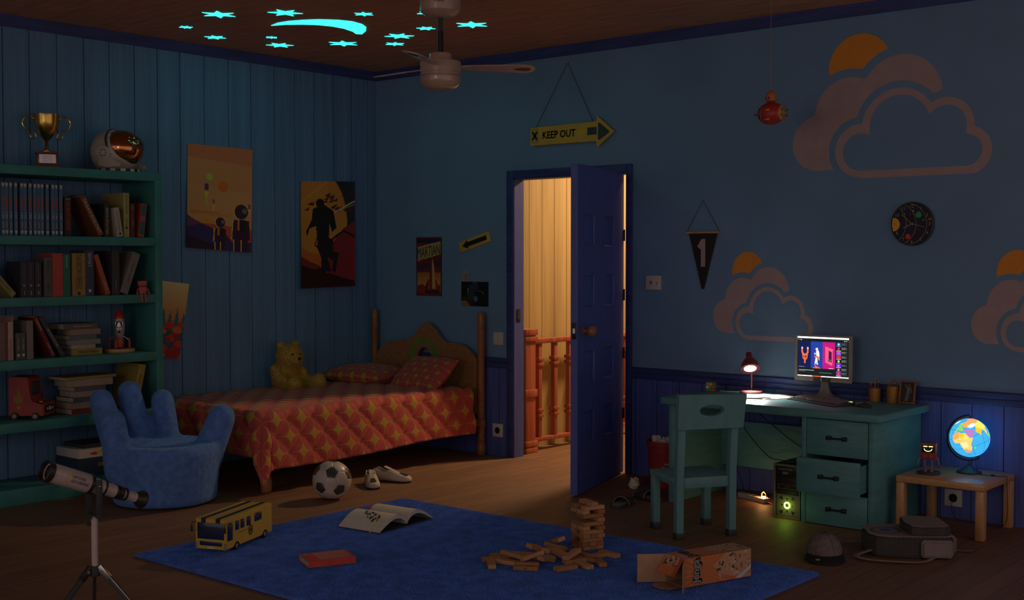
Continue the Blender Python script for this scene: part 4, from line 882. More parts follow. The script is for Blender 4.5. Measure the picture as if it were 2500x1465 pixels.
# trophy
GOLD=mat('trophy_gold',(.72,.46,.11),.22,metal=1,var=.15,scale=20);MAH=mat('mahogany',(.16,.035,.02),.4,coat=.3)
def trophy():
    tz=1.998;t=thing('trophy','golden cup trophy with two handles on a brown plinth, top of the bookshelf','trophy',(.2,-2.925,tz));b=T(.2,-2.925,tz)@RZ(-.45)
    mb=MB(b);mb.cb((0,0,.010),(.15,.15,.020),MAH,bev=.002);mb.cb((0,0,.055),(.118,.118,.074),MAH,bev=.003);mb.cb((0,0,.096),(.132,.132,.010),MAH,bev=.002);mb.build('plinth',t,True)
    mb=MB(b);mb.cb((.0595,0,.057),(.002,.095,.052),STEEL);mb.build('plate',t,True)
    mb=MB(b@FR((.061,0,.057),(0,1,0),(0,0,1)))
    for i,s_ in enumerate(('GRAND PRIX','FIRST PLACE','SCHOOL CUP')): mb=MB(b@FR((.061,0,.071-.014*i),(0,1,0),(0,0,1)));mb.text(s_,.055,.006,DGR);mb.build('engraving',t,True)
    mb=MB(b);mb.lathe([(.0001,.101),(.034,.101),(.034,.106),(.022,.113),(.016,.120),(.010,.130),(.014,.138),(.009,.146),(.012,.152),(.008,.158),(.013,.170),(.030,.190),(.050,.218),(.064,.250),(.071,.285),(.073,.318),(.076,.330),(.074,.331),(.068,.318),(.065,.29),(.055,.25),(.030,.21),(.0001,.20)],GOLD,seg=48);mb.build('cup',t,True)
    for s_ in(-1,1):
        mb=MB(b@RZ(PI/2*s_));pts=[(.072,0,.300),(.092,0,.318),(.118,0,.312),(.136,0,.288),(.132,0,.258),(.112,0,.238),(.085,0,.228),(.066,0,.212),(.060,0,.196),(.070,0,.184),(.086,0,.186),(.092,0,.200)]
        P=[Vector(q) for q in pts];sm=[]
        for i in range(len(P)-1):
            p0,p1,p2,p3=P[max(i-1,0)],P[i],P[i+1],P[min(i+2,len(P)-1)]
            for k in range(5):
                u=k/5;sm.append(.5*((2*p1)+(-p0+p2)*u+(2*p0-5*p1+4*p2-p3)*u*u+(-p0+3*p1-3*p2+p3)*u**3))
        sm.append(P[-1]);mb.tube(sm,[.0055-.002*i/len(sm) for i in range(len(sm))],GOLD,10);mb.ball((.092,0,.202),.0055,GOLD);mb.ball((.074,0,.302),.009,GOLD);mb.build('handle',t,True)
trophy()
# astronaut helmet
def helmet():
    z=1.998;M=T(.2,-2.440,z)@RZ(math.radians(24));t=thing('astronaut_helmet','white toy astronaut helmet with amber mirror visor on top of the bookshelf','helmet',None,M=M)
    HW=mat('helmet_shell',(.52,.44,.38),.4,coat=.3);VIS=mat('visor_mirror',(.62,.24,.10),.08,metal=.95,var=.05)
    mb=MB();mb.lathe([(.0001,.018),(.105,.018),(.128,.035),(.150,.075),(.160,.120),(.158,.160),(.144,.200),(.118,.236),(.080,.262),(.040,.275),(.0001,.279)],HW,T(-.018,0,0)@SC(.97,.93,1),seg=48);mb.build('shell',t)
    mb=MB();mb.lathe([(.0001,-.135),(.04,-.130),(.080,-.110),(.112,-.072),(.130,-.03),(.136,.01),(.130,.05),(.112,.088),(.08,.114),(.04,.130),(.0001,.134)],VIS,T(.040,0,.152)@RY(math.radians(22))@SC(.95,.99,.88),seg=56);mb.build('visor',t)
    mb=MB();mb.tube([(.020-.35*(.112*math.sin(a)),.1465*math.cos(a),.160+.114*math.sin(a)) for a in [2*PI*i/60 for i in range(60)]],.007,DGR,8,closed=True);mb.build('visor_seal',t)
    for s_ in(-1,1):
        mb=MB(FR((-.005,.138*s_,.118),(1,0,0),(0,0,1)) if s_<0 else FR((-.005,.138,.118),(-1,0,0),(0,0,1)));mb.lathe([(.046,-.02),(.048,.012),(.042,.020),(.036,.020),(.034,.016),(.012,.016),(.0001,.018)],HW,seg=40)
        mb.build('ear_disc',t)
        for i in range(8): mb=MB((FR((-.005,.138*s_,.118),(1,0,0),(0,0,1)) if s_<0 else FR((-.005,.138,.118),(-1,0,0),(0,0,1)))@RZ(i*PI/4));mb.cb((.022,0,.0175),(.012,.004,.003),DGR);(mb.build('vent_slot',t) if s_<0 else mb.bm.free())
        mb=MB(FR((0,.142*s_,0),(1,0,0),(0,0,1)));mb.prism([(.02,.100),(.118,.050),(.118,.030),(.02,.026),(-.04,.040),(-.035,.09)],.014 if s_<0 else .006,HW,bev=.003);mb.build('cheek_guard',t)
    mb=MB()
    for i in range(28):
        a0,a1=2*PI*i/28,2*PI*(i+1)/28;c=BLK if i%2 else CREAM
        vs=[((.138+dr_)*math.cos(a)-.0,(.128+dr_)*math.sin(a),zz_) for a in(a0,a1) for dr_ in(0,.006) for zz_ in(.0005,.020)]
        mb.add(vs,[(2,3,7,6),(3,1,5,7),(0,2,6,4),(0,4,5,1)],c)
    mb.build('neck_ring',t,weld=True)
helmet()
# ================================================================ desk
DZ=.628
t=thing('desk','worn teal desk with three drawers under the painted clouds','desk',(3.86,-.33,0))
mb=MB();mb.box((3.168,-.675,DZ-.045),(4.542,-.008,DZ),TEAL,bev=.010,seg=3);mb.build('desk_top',t,True)
mb=MB();mb.box((3.214,-.648,0),(3.256,-.03,DZ-.045),TEAL,bev=.003);mb.build('side_panel',t,True)
mb=MB();mb.box((3.256,-.115,.165),(4.080,-.095,.445),TEAL,bev=.002);mb.build('back_panel',t,True)
mb=MB();mb.box((4.080,-.648,0),(4.108,-.02,DZ-.045),TEAL,bev=.003);mb.box((4.468,-.648,0),(4.498,-.02,DZ-.045),TEAL,bev=.003);mb.box((4.108,-.06,0),(4.468,-.04,DZ-.045),TEAL);mb.box((4.108,-.63,0),(4.468,-.05,.012),TEAL);mb.build('drawer_cabinet',t,True)
for z0,z1,yo in((.382,.578,0),(.188,.374,-.095),(.004,.180,0)):
    mb=MB();mb.box((4.111,-.650+yo,z0),(4.465,-.630+yo,z1),TEAL,bev=.003)
    if yo: mb.box((4.120,-.630+yo,z0+.01),(4.132,-.2,z1-.02),TEAL);mb.box((4.444,-.630+yo,z0+.01),(4.456,-.2,z1-.02),TEAL);mb.box((4.120,-.63+yo,z0+.01),(4.456,-.2,z0+.018),TEAL)
    if yo: mb=MB();mb.box((4.100,-.650+yo,z0),(4.462,-.630+yo,z1),TEAL,bev=.003);mb.box((4.444,-.630+yo,z0+.01),(4.456,-.2,z1-.02),TEAL);mb.box((4.115,-.63+yo,z0+.01),(4.456,-.2,z0+.018),TEAL)
    d=mb.build('drawer',t,True);zc=(z0+z1)/2+.002;xc=4.292
    mb=MB()
    for s_ in(-1,1): mb.box((xc+s_*.045-.012,-.672+yo,zc-.011),(xc+s_*.045+.012,-.649+yo,zc+.011),BLK,bev=.002)
    mb.cyl((xc-.045,-.664+yo,zc-.002),(xc+.045,-.664+yo,zc-.002),.0055,BLK);h=mb.build('handle',d,True)
# chair in front of the desk
def chair():
    import math as m
    M=T(3.757,-1.243,0)@RZ(math.radians(-31.5))   # local +x: along the back from near leg to far leg is y ; front is -x
    t=thing('desk_chair','teal painted wooden chair with oval hole in its back facing the desk','chair',None,M=M)
    # footprint: back legs at +x side
    w_,d_,lg=.302,.286,.040
    for sx,sy in((-1,-1),(-1,1)):
        x,y=sx*d_/2,sy*w_/2;mb=MB();mb.cb((x,y,.160),(lg,lg,.26),TEALC,bev=.003);l=mb.build('leg',t);mb=MB();mb.cb((x,y,.017),(lg+.006,lg+.006,.034),DGR,bev=.003);mb.build('rubber_foot',l)
    for sy in(-1,1):
        x,y=d_/2,sy*w_/2;mb=MB();h=lg/2
        pts=[(-h,.03),(h,.03),(h,.34),(h+.035,.74),(-h+.035,.74),(-h,.34)]
        mb.prism(pts,lg,TEALC,FR((x,y+h,0),(1,0,0),(0,0,1)),bev=.002);l=mb.build('leg',t);mb=MB();mb.cb((x,y,.017),(lg+.006,lg+.006,.034),DGR,bev=.003);mb.build('rubber_foot',l)
    mb=MB();mb.box((-d_/2-.024,-w_/2-.024,.290),(d_/2-lg/2,w_/2+.024,.318),TEALC,bev=.004);mb.box((-d_/2+.0,-w_/2+.012,.262),(d_/2,w_/2-.012,.290),TEALC);mb.box((d_/2-.02,-w_/2+.02,.262),(d_/2+.010,w_/2-.02,.318),TEALC,bev=.002);mb.build('seat',t)
    mb=MB();K=FR((d_/2+.0405,0,.662),(0,1,0),(.0867,0,1))
    L_=[[(-.190,-.085),(.185,-.085),(.196,.090),(-.190,.098)],ell(.0,.012,.070,.030)]
    mb.shape(L_,.030,TEALC,K,bev=.002);mb.build('backrest',t)
chair()
# computer monitor
def monitor():
    t=thing('computer_monitor','grey monitor with lit screen showing a video page on the teal desk','computer monitor',(3.955,-.13,DZ));x0,x1,z0,z1=3.770,4.129,.727,1.001;y=-.135
    BZ=mat('monitor_bezel',(.40,.36,.31),.45)
    mb=MB();mb.M=WALLR(0,0,y+.012);mb.shape([sq(x0,z0,x1,z1),sq(x0+.013,z0+.027,x1-.016,z1-.012)],.014,BZ,bev=.002);bz=mb.build('bezel',t,True)
    mb=MB();mb.box((x0+.006,y+.012,z0+.006),(x1-.006,y+.040,z1-.006),GRY,bev=.008);mb.build('housing',t,True)
    W_,H_=x1-x0-.029,z1-z0-.039;cx,cz=(x0+.013+x1-.016)/2,(z0+.027+z1-.012)/2
    p=Paint(290,204,S(20,28,26));W3=(1.6,1.6,1.7);p.rect(0,.955,1,1,W3);p.rect(0,0,1,.022,W3);p.rect(.0,.945,1,.955,S(60,60,62));p.rect(.30,.915,.63,.935,S(12,14,14))
    for i,x in enumerate((.90,.93,.96,.99)): p.circ(x,.915,.008,S(*[(230,230,230),(220,220,220),(230,60,60),(120,190,200)][i]))
    p.rect(.03,.905,.05,.925,S(230,40,40));p.rect(.052,.908,.08,.922,S(220,220,220));p.rect(.012,.91,.020,.92,S(200,200,200))
    p.rect(.015,.205,.255,.875,S(12,26,78));p.rect(.255,.205,.487,.875,S(36,60,160));p.rect(.487,.205,.725,.875,S(190,24,120))
    for i in range(16): a,b=RN.rand(2);p.circ(.02+.23*a,.22+.64*b,.003,S(60,90,140))
    og=S(240,110,70);p.line([(.085,.70),(.085,.60),(.12,.54),(.165,.54),(.195,.60),(.195,.70)],.045,og);p.line([(.095,.56),(.105,.45),(.14,.41),(.175,.45),(.185,.56)],.032,og);p.line([(.14,.42),(.14,.34)],.042,og);p.line([(.135,.54),(.14,.42)],.03,og)
    for x in(.085,.195): p.line([(x,.715),(x,.70)],.045,S(240,200,190))
    p.circ(.37,.10,.108,S(245,90,50));p.line([(.33,.30),(.38,.22)],.02,S(255,130,90))
    p.rect(.0,.02,.73,.205,S(20,28,26));p.circ(.372,.69,.026,S(225,225,240));p.line([(.385,.62),(.395,.52)],.085,S(240,240,250));p.line([(.36,.46),(.345,.36),(.345,.33)],.035,S(235,235,250));p.line([(.375,.46),(.375,.36),(.385,.31)],.035,S(235,235,250));p.line([(.34,.50),(.40,.49)],.045,og);p.line([(.35,.57),(.33,.56),(.33,.59)],.02,S(235,235,250));p.line([(.41,.50),(.415,.42)],.025,S(240,190,40))
    pk=S(255,90,130);p.poly([(.535,.77),(.685,.70),(.685,.67),(.675,.66),(.675,.34),(.665,.29),(.535,.37)],pk);p.poly([(.60,.67),(.66,.63),(.66,.37),(.57,.42),(.60,.47)],S(70,22,60))
    for xa,ya in((.30,.0),(.32,.01),(.345,-.01)): p.circ(xa+.29,ya+.43,.006,S(230,230,240))
    for i in range(8):
        z=.79-.105*i;c=[(40,60,120),(30,10,20),(120,80,200),(170,40,80),(30,20,40),(80,60,230),(30,25,80),(140,40,160)][i];p.rect(.745,z,.835,z+.085,S(*c));c2=[(120,220,230),(235,50,60),(230,80,160),(240,50,80),(180,230,80),(230,90,220),(230,130,80),(240,60,80)][i];p.circ(.79,z+.042,.022,S(*c2));p.rect(.745,z-.012,.835,z-.002,S(150,150,190) if i%2==0 else S(230,230,230))
        for k in range(3): p.rect(.845,z+.062-.02*k,.945-.03*(k%2),z+.070-.02*k,S(130,130,130))
    p.rect(.02,.145,.32,.158,S(215,215,215));p.rect(.02,.120,.15,.127,S(120,120,120));p.rect(.42,.10,.66,.108,S(130,130,130));p.rect(.02,.23,.13,.236,S(220,220,220));p.rect(.60,.215,.69,.225,S(235,235,235))
    p.rect(.74,.0,1,.025,W3)
    link('screen',sheet(p,flat_fn(WALLR(cx,cz,y+.0085),W_,H_),SCR),t,True)
    mb=MB(WALLR(cx-.112,z0+.013,y-.0045));mb.text('GALAXIE SYSTEM',.068,.006,DGR);mb.build('maker_mark',t,True)
    mb=MB();mb.M=WALLR(0,0,y-.003);mb.prism([(cx-.058,z0+.001),(cx+.052,z0+.001),(cx+.056,z0+.024),(cx-.056,z0+.024)],.004,DGR,bev=.001);mb.build('button_panel',t,True)
    for i in(-3,-2,-1,1,2,3): mb=MB(WALLR(cx-.004+i*.014,z0+.013,y-.0075));mb.lathe([(.0022,0),(.0022,.001)],CREAM,seg=10);mb.build('button',t,True)
    mb=MB(WALLR(cx-.004,z0+.013,y-.0075));mb.shape([[(.007*math.cos(a),.009*math.sin(a)) for a in [(60+i*12)*PI/180 for i in range(21)]]],.001,CREAM);mb.build('power_mark',t,True)
    mb=MB(T(3.955,-.118,DZ));mb.lathe([(.0001,0),(.088,0),(.090,.004),(.086,.009),(.062,.015),(.042,.028),(.030,.048),(.024,.075),(.021,.115),(.0001,.115)],GRY,SC(1,.80,1),seg=48);mb.build('stand',t,True)
    mb=MB();mb.tube([(3.93,-.10,.74),(3.925,-.06,.70),(3.90,-.03,.66),(3.885,-.02,.632)],.002,BLK,6);mb.build('cable',t,True)
monitor()
# desk lamp
LAMPR=mat('lamp_red',(.24,.030,.026),.35,coat=.3)
def lamp():
    x,y=3.478,-.135;t=thing('desk_lamp','lit dark red desk lamp with bell shade on the left of the desk','desk lamp',(x,y,DZ));b=T(x,y,DZ)
    mb=MB(b);mb.lathe([(.0001,0),(.066,0),(.070,.004),(.070,.012),(.066,.016),(.02,.018),(.0001,.018)],LAMPR,seg=48);mb.build('base',t,True)
    mb=MB(b);mb.tube([(0,0,.016),(.0,0,.10),(-.002,0,.175),(-.006,-.004,.200),(-.010,-.004,.212)],.005,LAMPR,12);mb.cyl((0,0,.018),(0,0,.03),.008,BLK);mb.build('stem',t,True)
    hx=T(x+.012,y-.040,DZ+.152)@RZ(math.radians(38))@RX(math.radians(-36))
    mb=MB(hx);mb.lathe([(.055,.0),(.0555,-.002),(.057,0),(.054,.022),(.045,.045),(.030,.066),(.020,.078),(.018,.084),(.018,.108),(.015,.112),(.0001,.114),(.0001,.110),(.012,.108),(.016,.085),(.028,.064),(.043,.043),(.052,.021)],LAMPR,seg=48,closed=False);mb.build('shade',t,True)
    EM=mat('bulb_glow',(1,1,1),.5,emit=(1,.95,.86),es=5);mb=MB(hx);mb.lathe([(.0001,-.004),(.030,-.002),(.0535,.004),(.0535,.008),(.0001,.010)],EM,seg=40);mb.build('bulb',t,True)
    o=light('desk_lamp_light','SPOT',(0,0,0),22,(1,.95,.88),spot_size=math.radians(104),spot_blend=.6,shadow_soft_size=.012);o.matrix_basis=hx@T(0,0,-.016)
lamp()
def nobox(): pass
# keyboard, mouse, papers and pens
KP=mat('keyboard_grey',(.25,.20,.18),.5)
KM=T(4.035,-.335,DZ)@RZ(math.radians(-25))
t=thing('keyboard','grey computer keyboard in front of the monitor','keyboard',None,M=KM)
mb=MB();mb.prism([(-.075,0),(.075,0),(.075,.020),(-.02,.013),(-.075,.006)],.425,DGR,FR((-.2125,0,0),(0,1,0),(0,0,1)),bev=.002);mb.build('case',t)
for r in range(5):
    for c in range(16):
        if r==0 and c in(5,6,7,8): continue
        mb=MB();y=-.030+.021*r;z=.0115+.0026*r;x=-.192+.0245*c
        mb.cb((x,y,z+.003),(.021,.018,.006),KP,RX(0),bev=.0015,seg=1);mb.build('key',t)
mb=MB();mb.cb((-.192+.0245*6.5,-.030,.0145),(.094,.018,.006),KP,bev=.0015);mb.build('space_bar',t)
LEDG=mat('keyboard_led',(.5,.8,.2),emit=(.72,1,.18),es=3)
for i in range(3): mb=MB();mb.ball((.165+.013*i,.066,.0205),(.004,.003,.002),LEDG,seg=10,rings=6);mb.build('status_light',t)
MM=T(4.318,-.375,DZ)@RZ(math.radians(-18));t=thing('computer_mouse','dark computer mouse right of the keyboard','computer mouse',None,M=MM)
mb=MB();mb.lathe([(.0001,0),(.95,0),(1,.006/.030),(.96,.35),(.82,.66),(.55,.90),(.25,.99),(.0001,1)],mat('mouse_brown',(.06,.045,.042),.3,coat=.4),SC(.050,.032,.030),seg=32);mb.build('shell',t)
mb=MB();mb.cyl((.028,-.003,.0285),(.028,.003,.0285),.005,GRY);mb.build('scroll_wheel',t)
mb=MB(T(-.048,0,.012));mb.ball((0,0,0),(.006,.018,.012),STEEL,seg=14,rings=8);mb.build('side_trim',t)
def sheetpaper(name,label,cat,x,y,w_,h_,rot,z=.0,m=PAPER):
    M=T(x,y,DZ+z)@RZ(math.radians(rot));mb=MB();mb.cb((0,0,.0006),(w_,h_,.0010),m);return single(mb,name,label,cat,M=M)
sheetpaper('paper_sheet','white sheet of paper glowing under the desk lamp','paper',3.55,-.36,.21,.28,18)
sheetpaper('paper_sheet','white sheet of paper between desk lamp and keyboard','paper',3.695,-.250,.20,.27,-30,.0011)
sheetpaper('notebook','dark grey notebook lying at the back edge of the papers','notebook',3.775,-.125,.11,.05,-24,.0022,DGR)
M=T(3.665,-.455,DZ+.0032)@RZ(math.radians(22));mb=MB();mb.cyl((-.06,0,.004),(.050,0,.004),.0038,BLK);mb.cyl((.05,0,.004),(.062,0,.004),.0038,BLK,r1=.001);mb.cb((-.045,0,.0085),(.03,.003,.0015),STEEL);single(mb,'pen','black pen lying on the lit papers','pen',M=M)
M=T(3.60,-.485,DZ+.0032)@RZ(math.radians(30));mb=MB();mb.cyl((-.055,0,.003),(.045,0,.003),.003,YELI);mb.cyl((.045,0,.003),(.055,0,.003),.003,TABW,r1=.0005);single(mb,'pencil','short yellow pencil beside the black pen on the desk','pencil',M=M)
mb=MB();mb.cb((0,0,.004),(.085,.012,.006),mat('knife_red',(.10,.02,.02),.4),bev=.002);mb.cb((.055,0,.004),(.03,.008,.001),STEEL);single(mb,'craft_knife','dark red craft knife lying right of the pen','craft knife',M=T(3.70,-.375,DZ+.0032)@RZ(math.radians(-6)))
# puzzle cube
def puzzle():
    M=T(3.245,-.225,DZ)@RZ(math.radians(25));t=thing('puzzle_cube','small colourful twist puzzle cube at the far left of the desk','puzzle cube',None,M=M);mb=MB();mb.cb((0,0,.029),(.057,.057,.057),BLK,bev=.002);mb.build('body',t)
    cs=[mat('sticker',c,.35,var=.02) for c in((.45,.06,.02),(.03,.22,.06),(.62,.58,.50),(.55,.18,.02),(.03,.10,.40),(.60,.42,.03))]
    rs=random.Random(8)
    for f in range(5):
        R={0:FR((0,-.0286,.029),(1,0,0),(0,0,1)),1:FR((.0286,0,.029),(0,1,0),(0,0,1)),2:FR((0,0,.0576),(1,0,0),(0,1,0)),3:FR((-.0286,0,.029),(0,-1,0),(0,0,1)),4:FR((0,.0286,.029),(-1,0,0),(0,0,1))}[f]
        for i in(-1,0,1):
            for j in(-1,0,1): mb=MB(R);mb.cb((i*.0185,j*.0185,.0003),(.0165,.0165,.0006),rs.choice(cs));mb.build('sticker',t)
puzzle()
# pencil cups
CUPM=mat('woven_cup',(.55,.27,.055),.4,metal=.3,bump=.6,bscale=150)
def cup(x,y,h,label,pens,seed):
    t=thing('pencil_cup',label,'pencil cup',(x,y,DZ));mb=MB(T(x,y,DZ));mb.lathe([(.0001,0),(.032,0),(.034,.003),(.034,h),(.0325,h+.001),(.031,h),(.031,.004),(.0001,.004)],CUPM,seg=36);mb.build('cup',t,True);rs=random.Random(seed)
    for i,(c,ln,nm) in enumerate(pens):
        a=i*2.4+seed;r=.017;M=T(x+r*math.cos(a),y+r*math.sin(a),DZ+.0045)@RY(.10*math.cos(a))@RX(-.10*math.sin(a));mb=MB();m=mat('pencil_paint',c,.4);mb.cyl((0,0,0),(0,0,ln-.012),.0034,m,seg=8);mb.cyl((0,0,ln-.012),(0,0,ln),.0034,TABW,r1=.0004,seg=8)
        single(mb,'pencil',nm,'pencil',M=M)
cup(4.238,-.062,.075,'woven brass pencil cup nearer the monitor',[((.03,.03,.03),.115,'black pencil in the cup nearer the monitor'),((.02,.04,.12),.10,'navy pencil in the cup nearer the monitor'),((.30,.03,.03),.118,'dark red pencil in the cup nearer the monitor'),((.45,.30,.05),.128,'ochre pencil, tallest in the cup nearer the monitor'),((.25,.03,.10),.112,'purple pencil in the cup nearer the monitor')],1)
cup(4.345,-.060,.092,'woven brass pencil cup nearer the picture frame',[((.50,.10,.03),.140,'orange pencil, tallest in the cup nearer the picture frame'),((.35,.03,.05),.125,'crimson pencil in the cup nearer the picture frame'),((.20,.22,.03),.13,'olive pencil in the cup nearer the picture frame'),((.10,.30,.04),.128,'green pencil in the cup nearer the picture frame'),((.04,.10,.30),.118,'blue pencil in the cup nearer the picture frame')],2.2)
# picture frame
FM=T(4.440,-.085,DZ)@RZ(math.radians(2))@RX(math.radians(-11))
t=thing('picture_frame','small orange wooden frame with a spaceman picture at the right end of the desk','picture frame',None,M=FM)
mb=MB(FR((0,0,.066),(1,0,0),(0,0,1)));mb.shape([sq(-.046,-.065,.046,.065),sq(-.038,-.057,.038,.057)],.010,mat('frame_orange',(.36,.10,.04),.4),bev=.001);mb.build('frame',t)
p=Paint(60,90,S(24,34,34))
for i in range(120): a,b=RN.rand(2);p.circ(a,b,.012,S(50+int(30*RN.rand()),60,58))
g=S(120,115,110);p.circ(.58,.86,.07,g);p.poly([(.42,.78),(.66,.78),(.64,.50),(.44,.50)],g);p.line([(.46,.76),(.34,.80),(.32,.88)],.05,g);p.line([(.64,.76),(.76,.62),(.74,.50)],.05,g);p.line([(.48,.50),(.42,.32),(.36,.12)],.065,g);p.line([(.60,.50),(.56,.30),(.48,.10)],.065,g)
link('picture',sheet(p,flat_fn(FR((0,-.002,.066),(1,0,0),(0,0,1)),.078,.116),PRG),t)
mb=MB();mb.box((-.012,.0,.0),(.012,.003,.09),KRAFT,T(0,.008,0)@RX(math.radians(-14)));mb.build('easel_leg',t)
mb=MB();mb.tube([(3.41,-.16,DZ+.0045),(3.38,-.19,DZ+.006),(3.34,-.20,DZ+.0045),(3.29,-.195,DZ+.0045)],.0025,CREAM,6);single(mb,'lamp_cable','short white cable curling on the desk behind the chair back','cable')
# pc tower
def tower():
    t=thing('computer_tower','dark computer tower with glowing green fan ring beside the drawers','computer',(3.985,-.40,0));x0,x1,y0,y1,h=3.902,4.066,-.632,-.16,.305;SH=mat('tower_shell',(.19,.15,.135),.5);DK=mat('tower_black',(.020,.016,.015),.4)
    mb=MB();mb.box((x0,y0+.006,.004),(x1,y1,h),DK,bev=.004);mb.build('case',t,True)
    mb=MB();mb.M=WALLR(0,0,y0+.008);mb.shape([sq(x0,.002,x1,h),sq(x0+.011,.012,x1-.006,h-.012)],.008,SH,bev=.001);mb.build('front_frame',t,True)
    fx0,fx1=x0+.012,x1-.007;cx=(fx0+fx1)/2
    for z0,z1 in((.235,.292),(.142,.231)): mb=MB();mb.box((fx0,y0+.001,z0),(fx1,y0+.005,z1),DK,bev=.001);mb.build('drive_bay',t,True)
    mb=MB(WALLR(cx-.012,.276,y0+.0005));mb.text('MEMORY SYSTEM',.085,.007,CREAM);mb.build('lettering',t,True);mb=MB(WALLR(cx-.012,.256,y0+.0005));mb.text('081',.034,.014,CREAM);mb.build('lettering',t,True)
    mb=MB();mb.M=WALLR(0,0,y0+.0008);mb.shape([sq(fx0+.016,.168,fx1-.012,.193),sq(fx0+.018,.170,fx1-.014,.191)],.001,SH);mb.build('slot_outline',t,True)
    mb=MB(WALLR(cx,.180,y0+.0005));mb.text('SPACE',.03,.007,SH);mb.build('lettering',t,True)
    mb=MB();mb.box((fx0+.006,y0+.001,.014),(fx1,y0+.005,.137),SH,bev=.001);fp=mb.build('fan_panel',t,True)
    mb=MB(WALLR(cx,.130,y0+.0005));mb.text('SYSTEM FAN',.06,.006,DK);mb.build('lettering',t,True)
    fz=.076
    for i in range(8):
        a=i*PI/4;r=.052 if i%2 else .032;sc=1.35 if i%2 else .8;mb=MB(WALLR(cx+r*math.cos(a)*(.92),fz+r*math.sin(a),y0+.0008)@RZ(a+PI));mb.prism([(-.008*sc,-.009*sc),(.010*sc,0),(-.008*sc,.009*sc)],.0006,DK);mb.build('arrow_vent',t,True)
    GR=mat('fan_ring_glow',(.4,.8,.1),emit=(.60,1,.10),es=9);mb=MB(WALLR(cx,fz,y0+.001));mb.shape([ell(0,0,.019,.019),ell(0,0,.0115,.0115)],.002,GR);mb.build('fan_ring',t,True)
    mb=MB(WALLR(cx,fz,y0+.001));mb.lathe([(.0105,0),(.0105,.002)],DK,seg=20);mb.build('fan_hub',t,True)
    light('fan_ring_light','POINT',(cx,y0-.03,fz),.10,(.55,1,.08),shadow_soft_size=.02)
    for i in range(3): mb=MB(T(cx-.03+.03*i,y0+.09+.05*i,h+.0002));mb.cb((0,0,.0006),(.05,.006,.0012),GRY,RZ(.3));mb.build('top_vent',t,True)
tower()
# power strip with a small glowing neon
t=thing('power_strip','white power strip with orange neon light on the floor under the desk','power strip',(3.58,-.26,0))
PM_=T(3.575,-.275,0)@RZ(math.radians(-22));mb=MB(PM_);mb.box((-.125,-.025,0),(.125,.025,.030),WHT,bev=.004);mb.build('body',t,True)
for i in range(3): mb=MB(PM_@T(-.085+.05*i,0,.030));mb.lathe([(.018,0),(.018,.001),(.016,.001),(.016,-.0),(.0001,.0)],GRY,seg=20);mb.build('socket',t,True)
NEO=mat('neon_switch',(1,.5,.1),emit=(1,.62,.30),es=22);mb=MB(PM_);mb.cb((.100,0,.034),(.030,.022,.010),NEO,bev=.003);mb.build('lit_switch',t,True)
mb=MB(PM_);mb.tube([(.075,.0,.031),(.078,0,.055),(.095,0,.066),(.115,0,.055),(.122,0,.031)],.0035,ORG,8);mb.build('plug_handle',t,True)
light('neon_light','POINT',tuple((PM_@Vector((.10,-.01,.060)))),.33,(1,.50,.16),shadow_soft_size=.015)
for nm,pts,lb in(('power_cable',[(3.40,-.13,.44),(3.48,-.15,.36),(3.60,-.14,.25),(3.70,-.16,.24),(3.93,-.22,.24)],'lower thin black cable hanging behind the desk'),('power_cable',[(3.42,-.12,.58),(3.60,-.14,.46),(3.80,-.15,.34),(3.93,-.18,.315)],'upper thin black cable hanging behind the desk'),('power_cable',[(3.37,-.11,.40),(3.38,-.14,.18),(3.44,-.18,.08),(3.48,-.22,.034)],'black cable dropping to the power strip behind the chair legs'),('power_cable',[(3.70,-.325,.012),(3.76,-.35,.004),(3.83,-.34,.004),(3.90,-.30,.01)],'pale cable running from the power strip to the computer tower')):
    mb=MB();P=[Vector(q) for q in pts];sm=[]
    for i in range(len(P)-1):
        p0,p1,p2,p3=P[max(i-1,0)],P[i],P[i+1],P[min(i+2,len(P)-1)]
        for k in range(6):
            u=k/6;sm.append(.5*((2*p1)+(-p0+p2)*u+(2*p0-5*p1+4*p2-p3)*u*u+(-p0+3*p1-3*p2+p3)*u**3))
    sm.append(P[-1]);mb.tube(sm,.0025,BLK if 'pale' not in lb else KRAFT,6);single(mb,nm,lb,'cable')
# waste bin
def bin_():
    x,y=2.93,-.245;t=thing('waste_bin','red waste bin with recycling mark and crumpled paper left of the desk','waste bin',(x,y,0));BR=mat('bin_red',(.34,.030,.035),.5)
    mb=MB(T(x,y,0));mb.lathe([(.0001,.0),(.098,0),(.100,.004),(.118,.262),(.124,.266),(.126,.295),(.122,.297),(.117,.292),(.113,.262),(.095,.008),(.0001,.008)],BR,seg=48);mb.build('bin',t,True)
    K=T(x,y,.135)@RZ(YAW-PI/2-.05)
    for i in range(3):
        q=i*2*PI/3+PI/2;vs=[]
        pl=[(-.022,.030),(.012,.030),(.012,.037),(.026,.023),(.012,.010),(.012,.017),(-.014,.017)]
        c_,s_=math.cos(q-PI/2),math.sin(q-PI/2);vs=[]
        for a,b in pl: u,v=a*c_-b*s_,a*s_+b*c_;r=.1105+v*.055;vs.append((r*math.cos(u/r),r*math.sin(u/r),v))
        mb=MB(K);mb.add(vs,[tuple(range(7))],CLD);mb.build('recycle_mark',t,True)
    return x,y
bx,by=bin_()
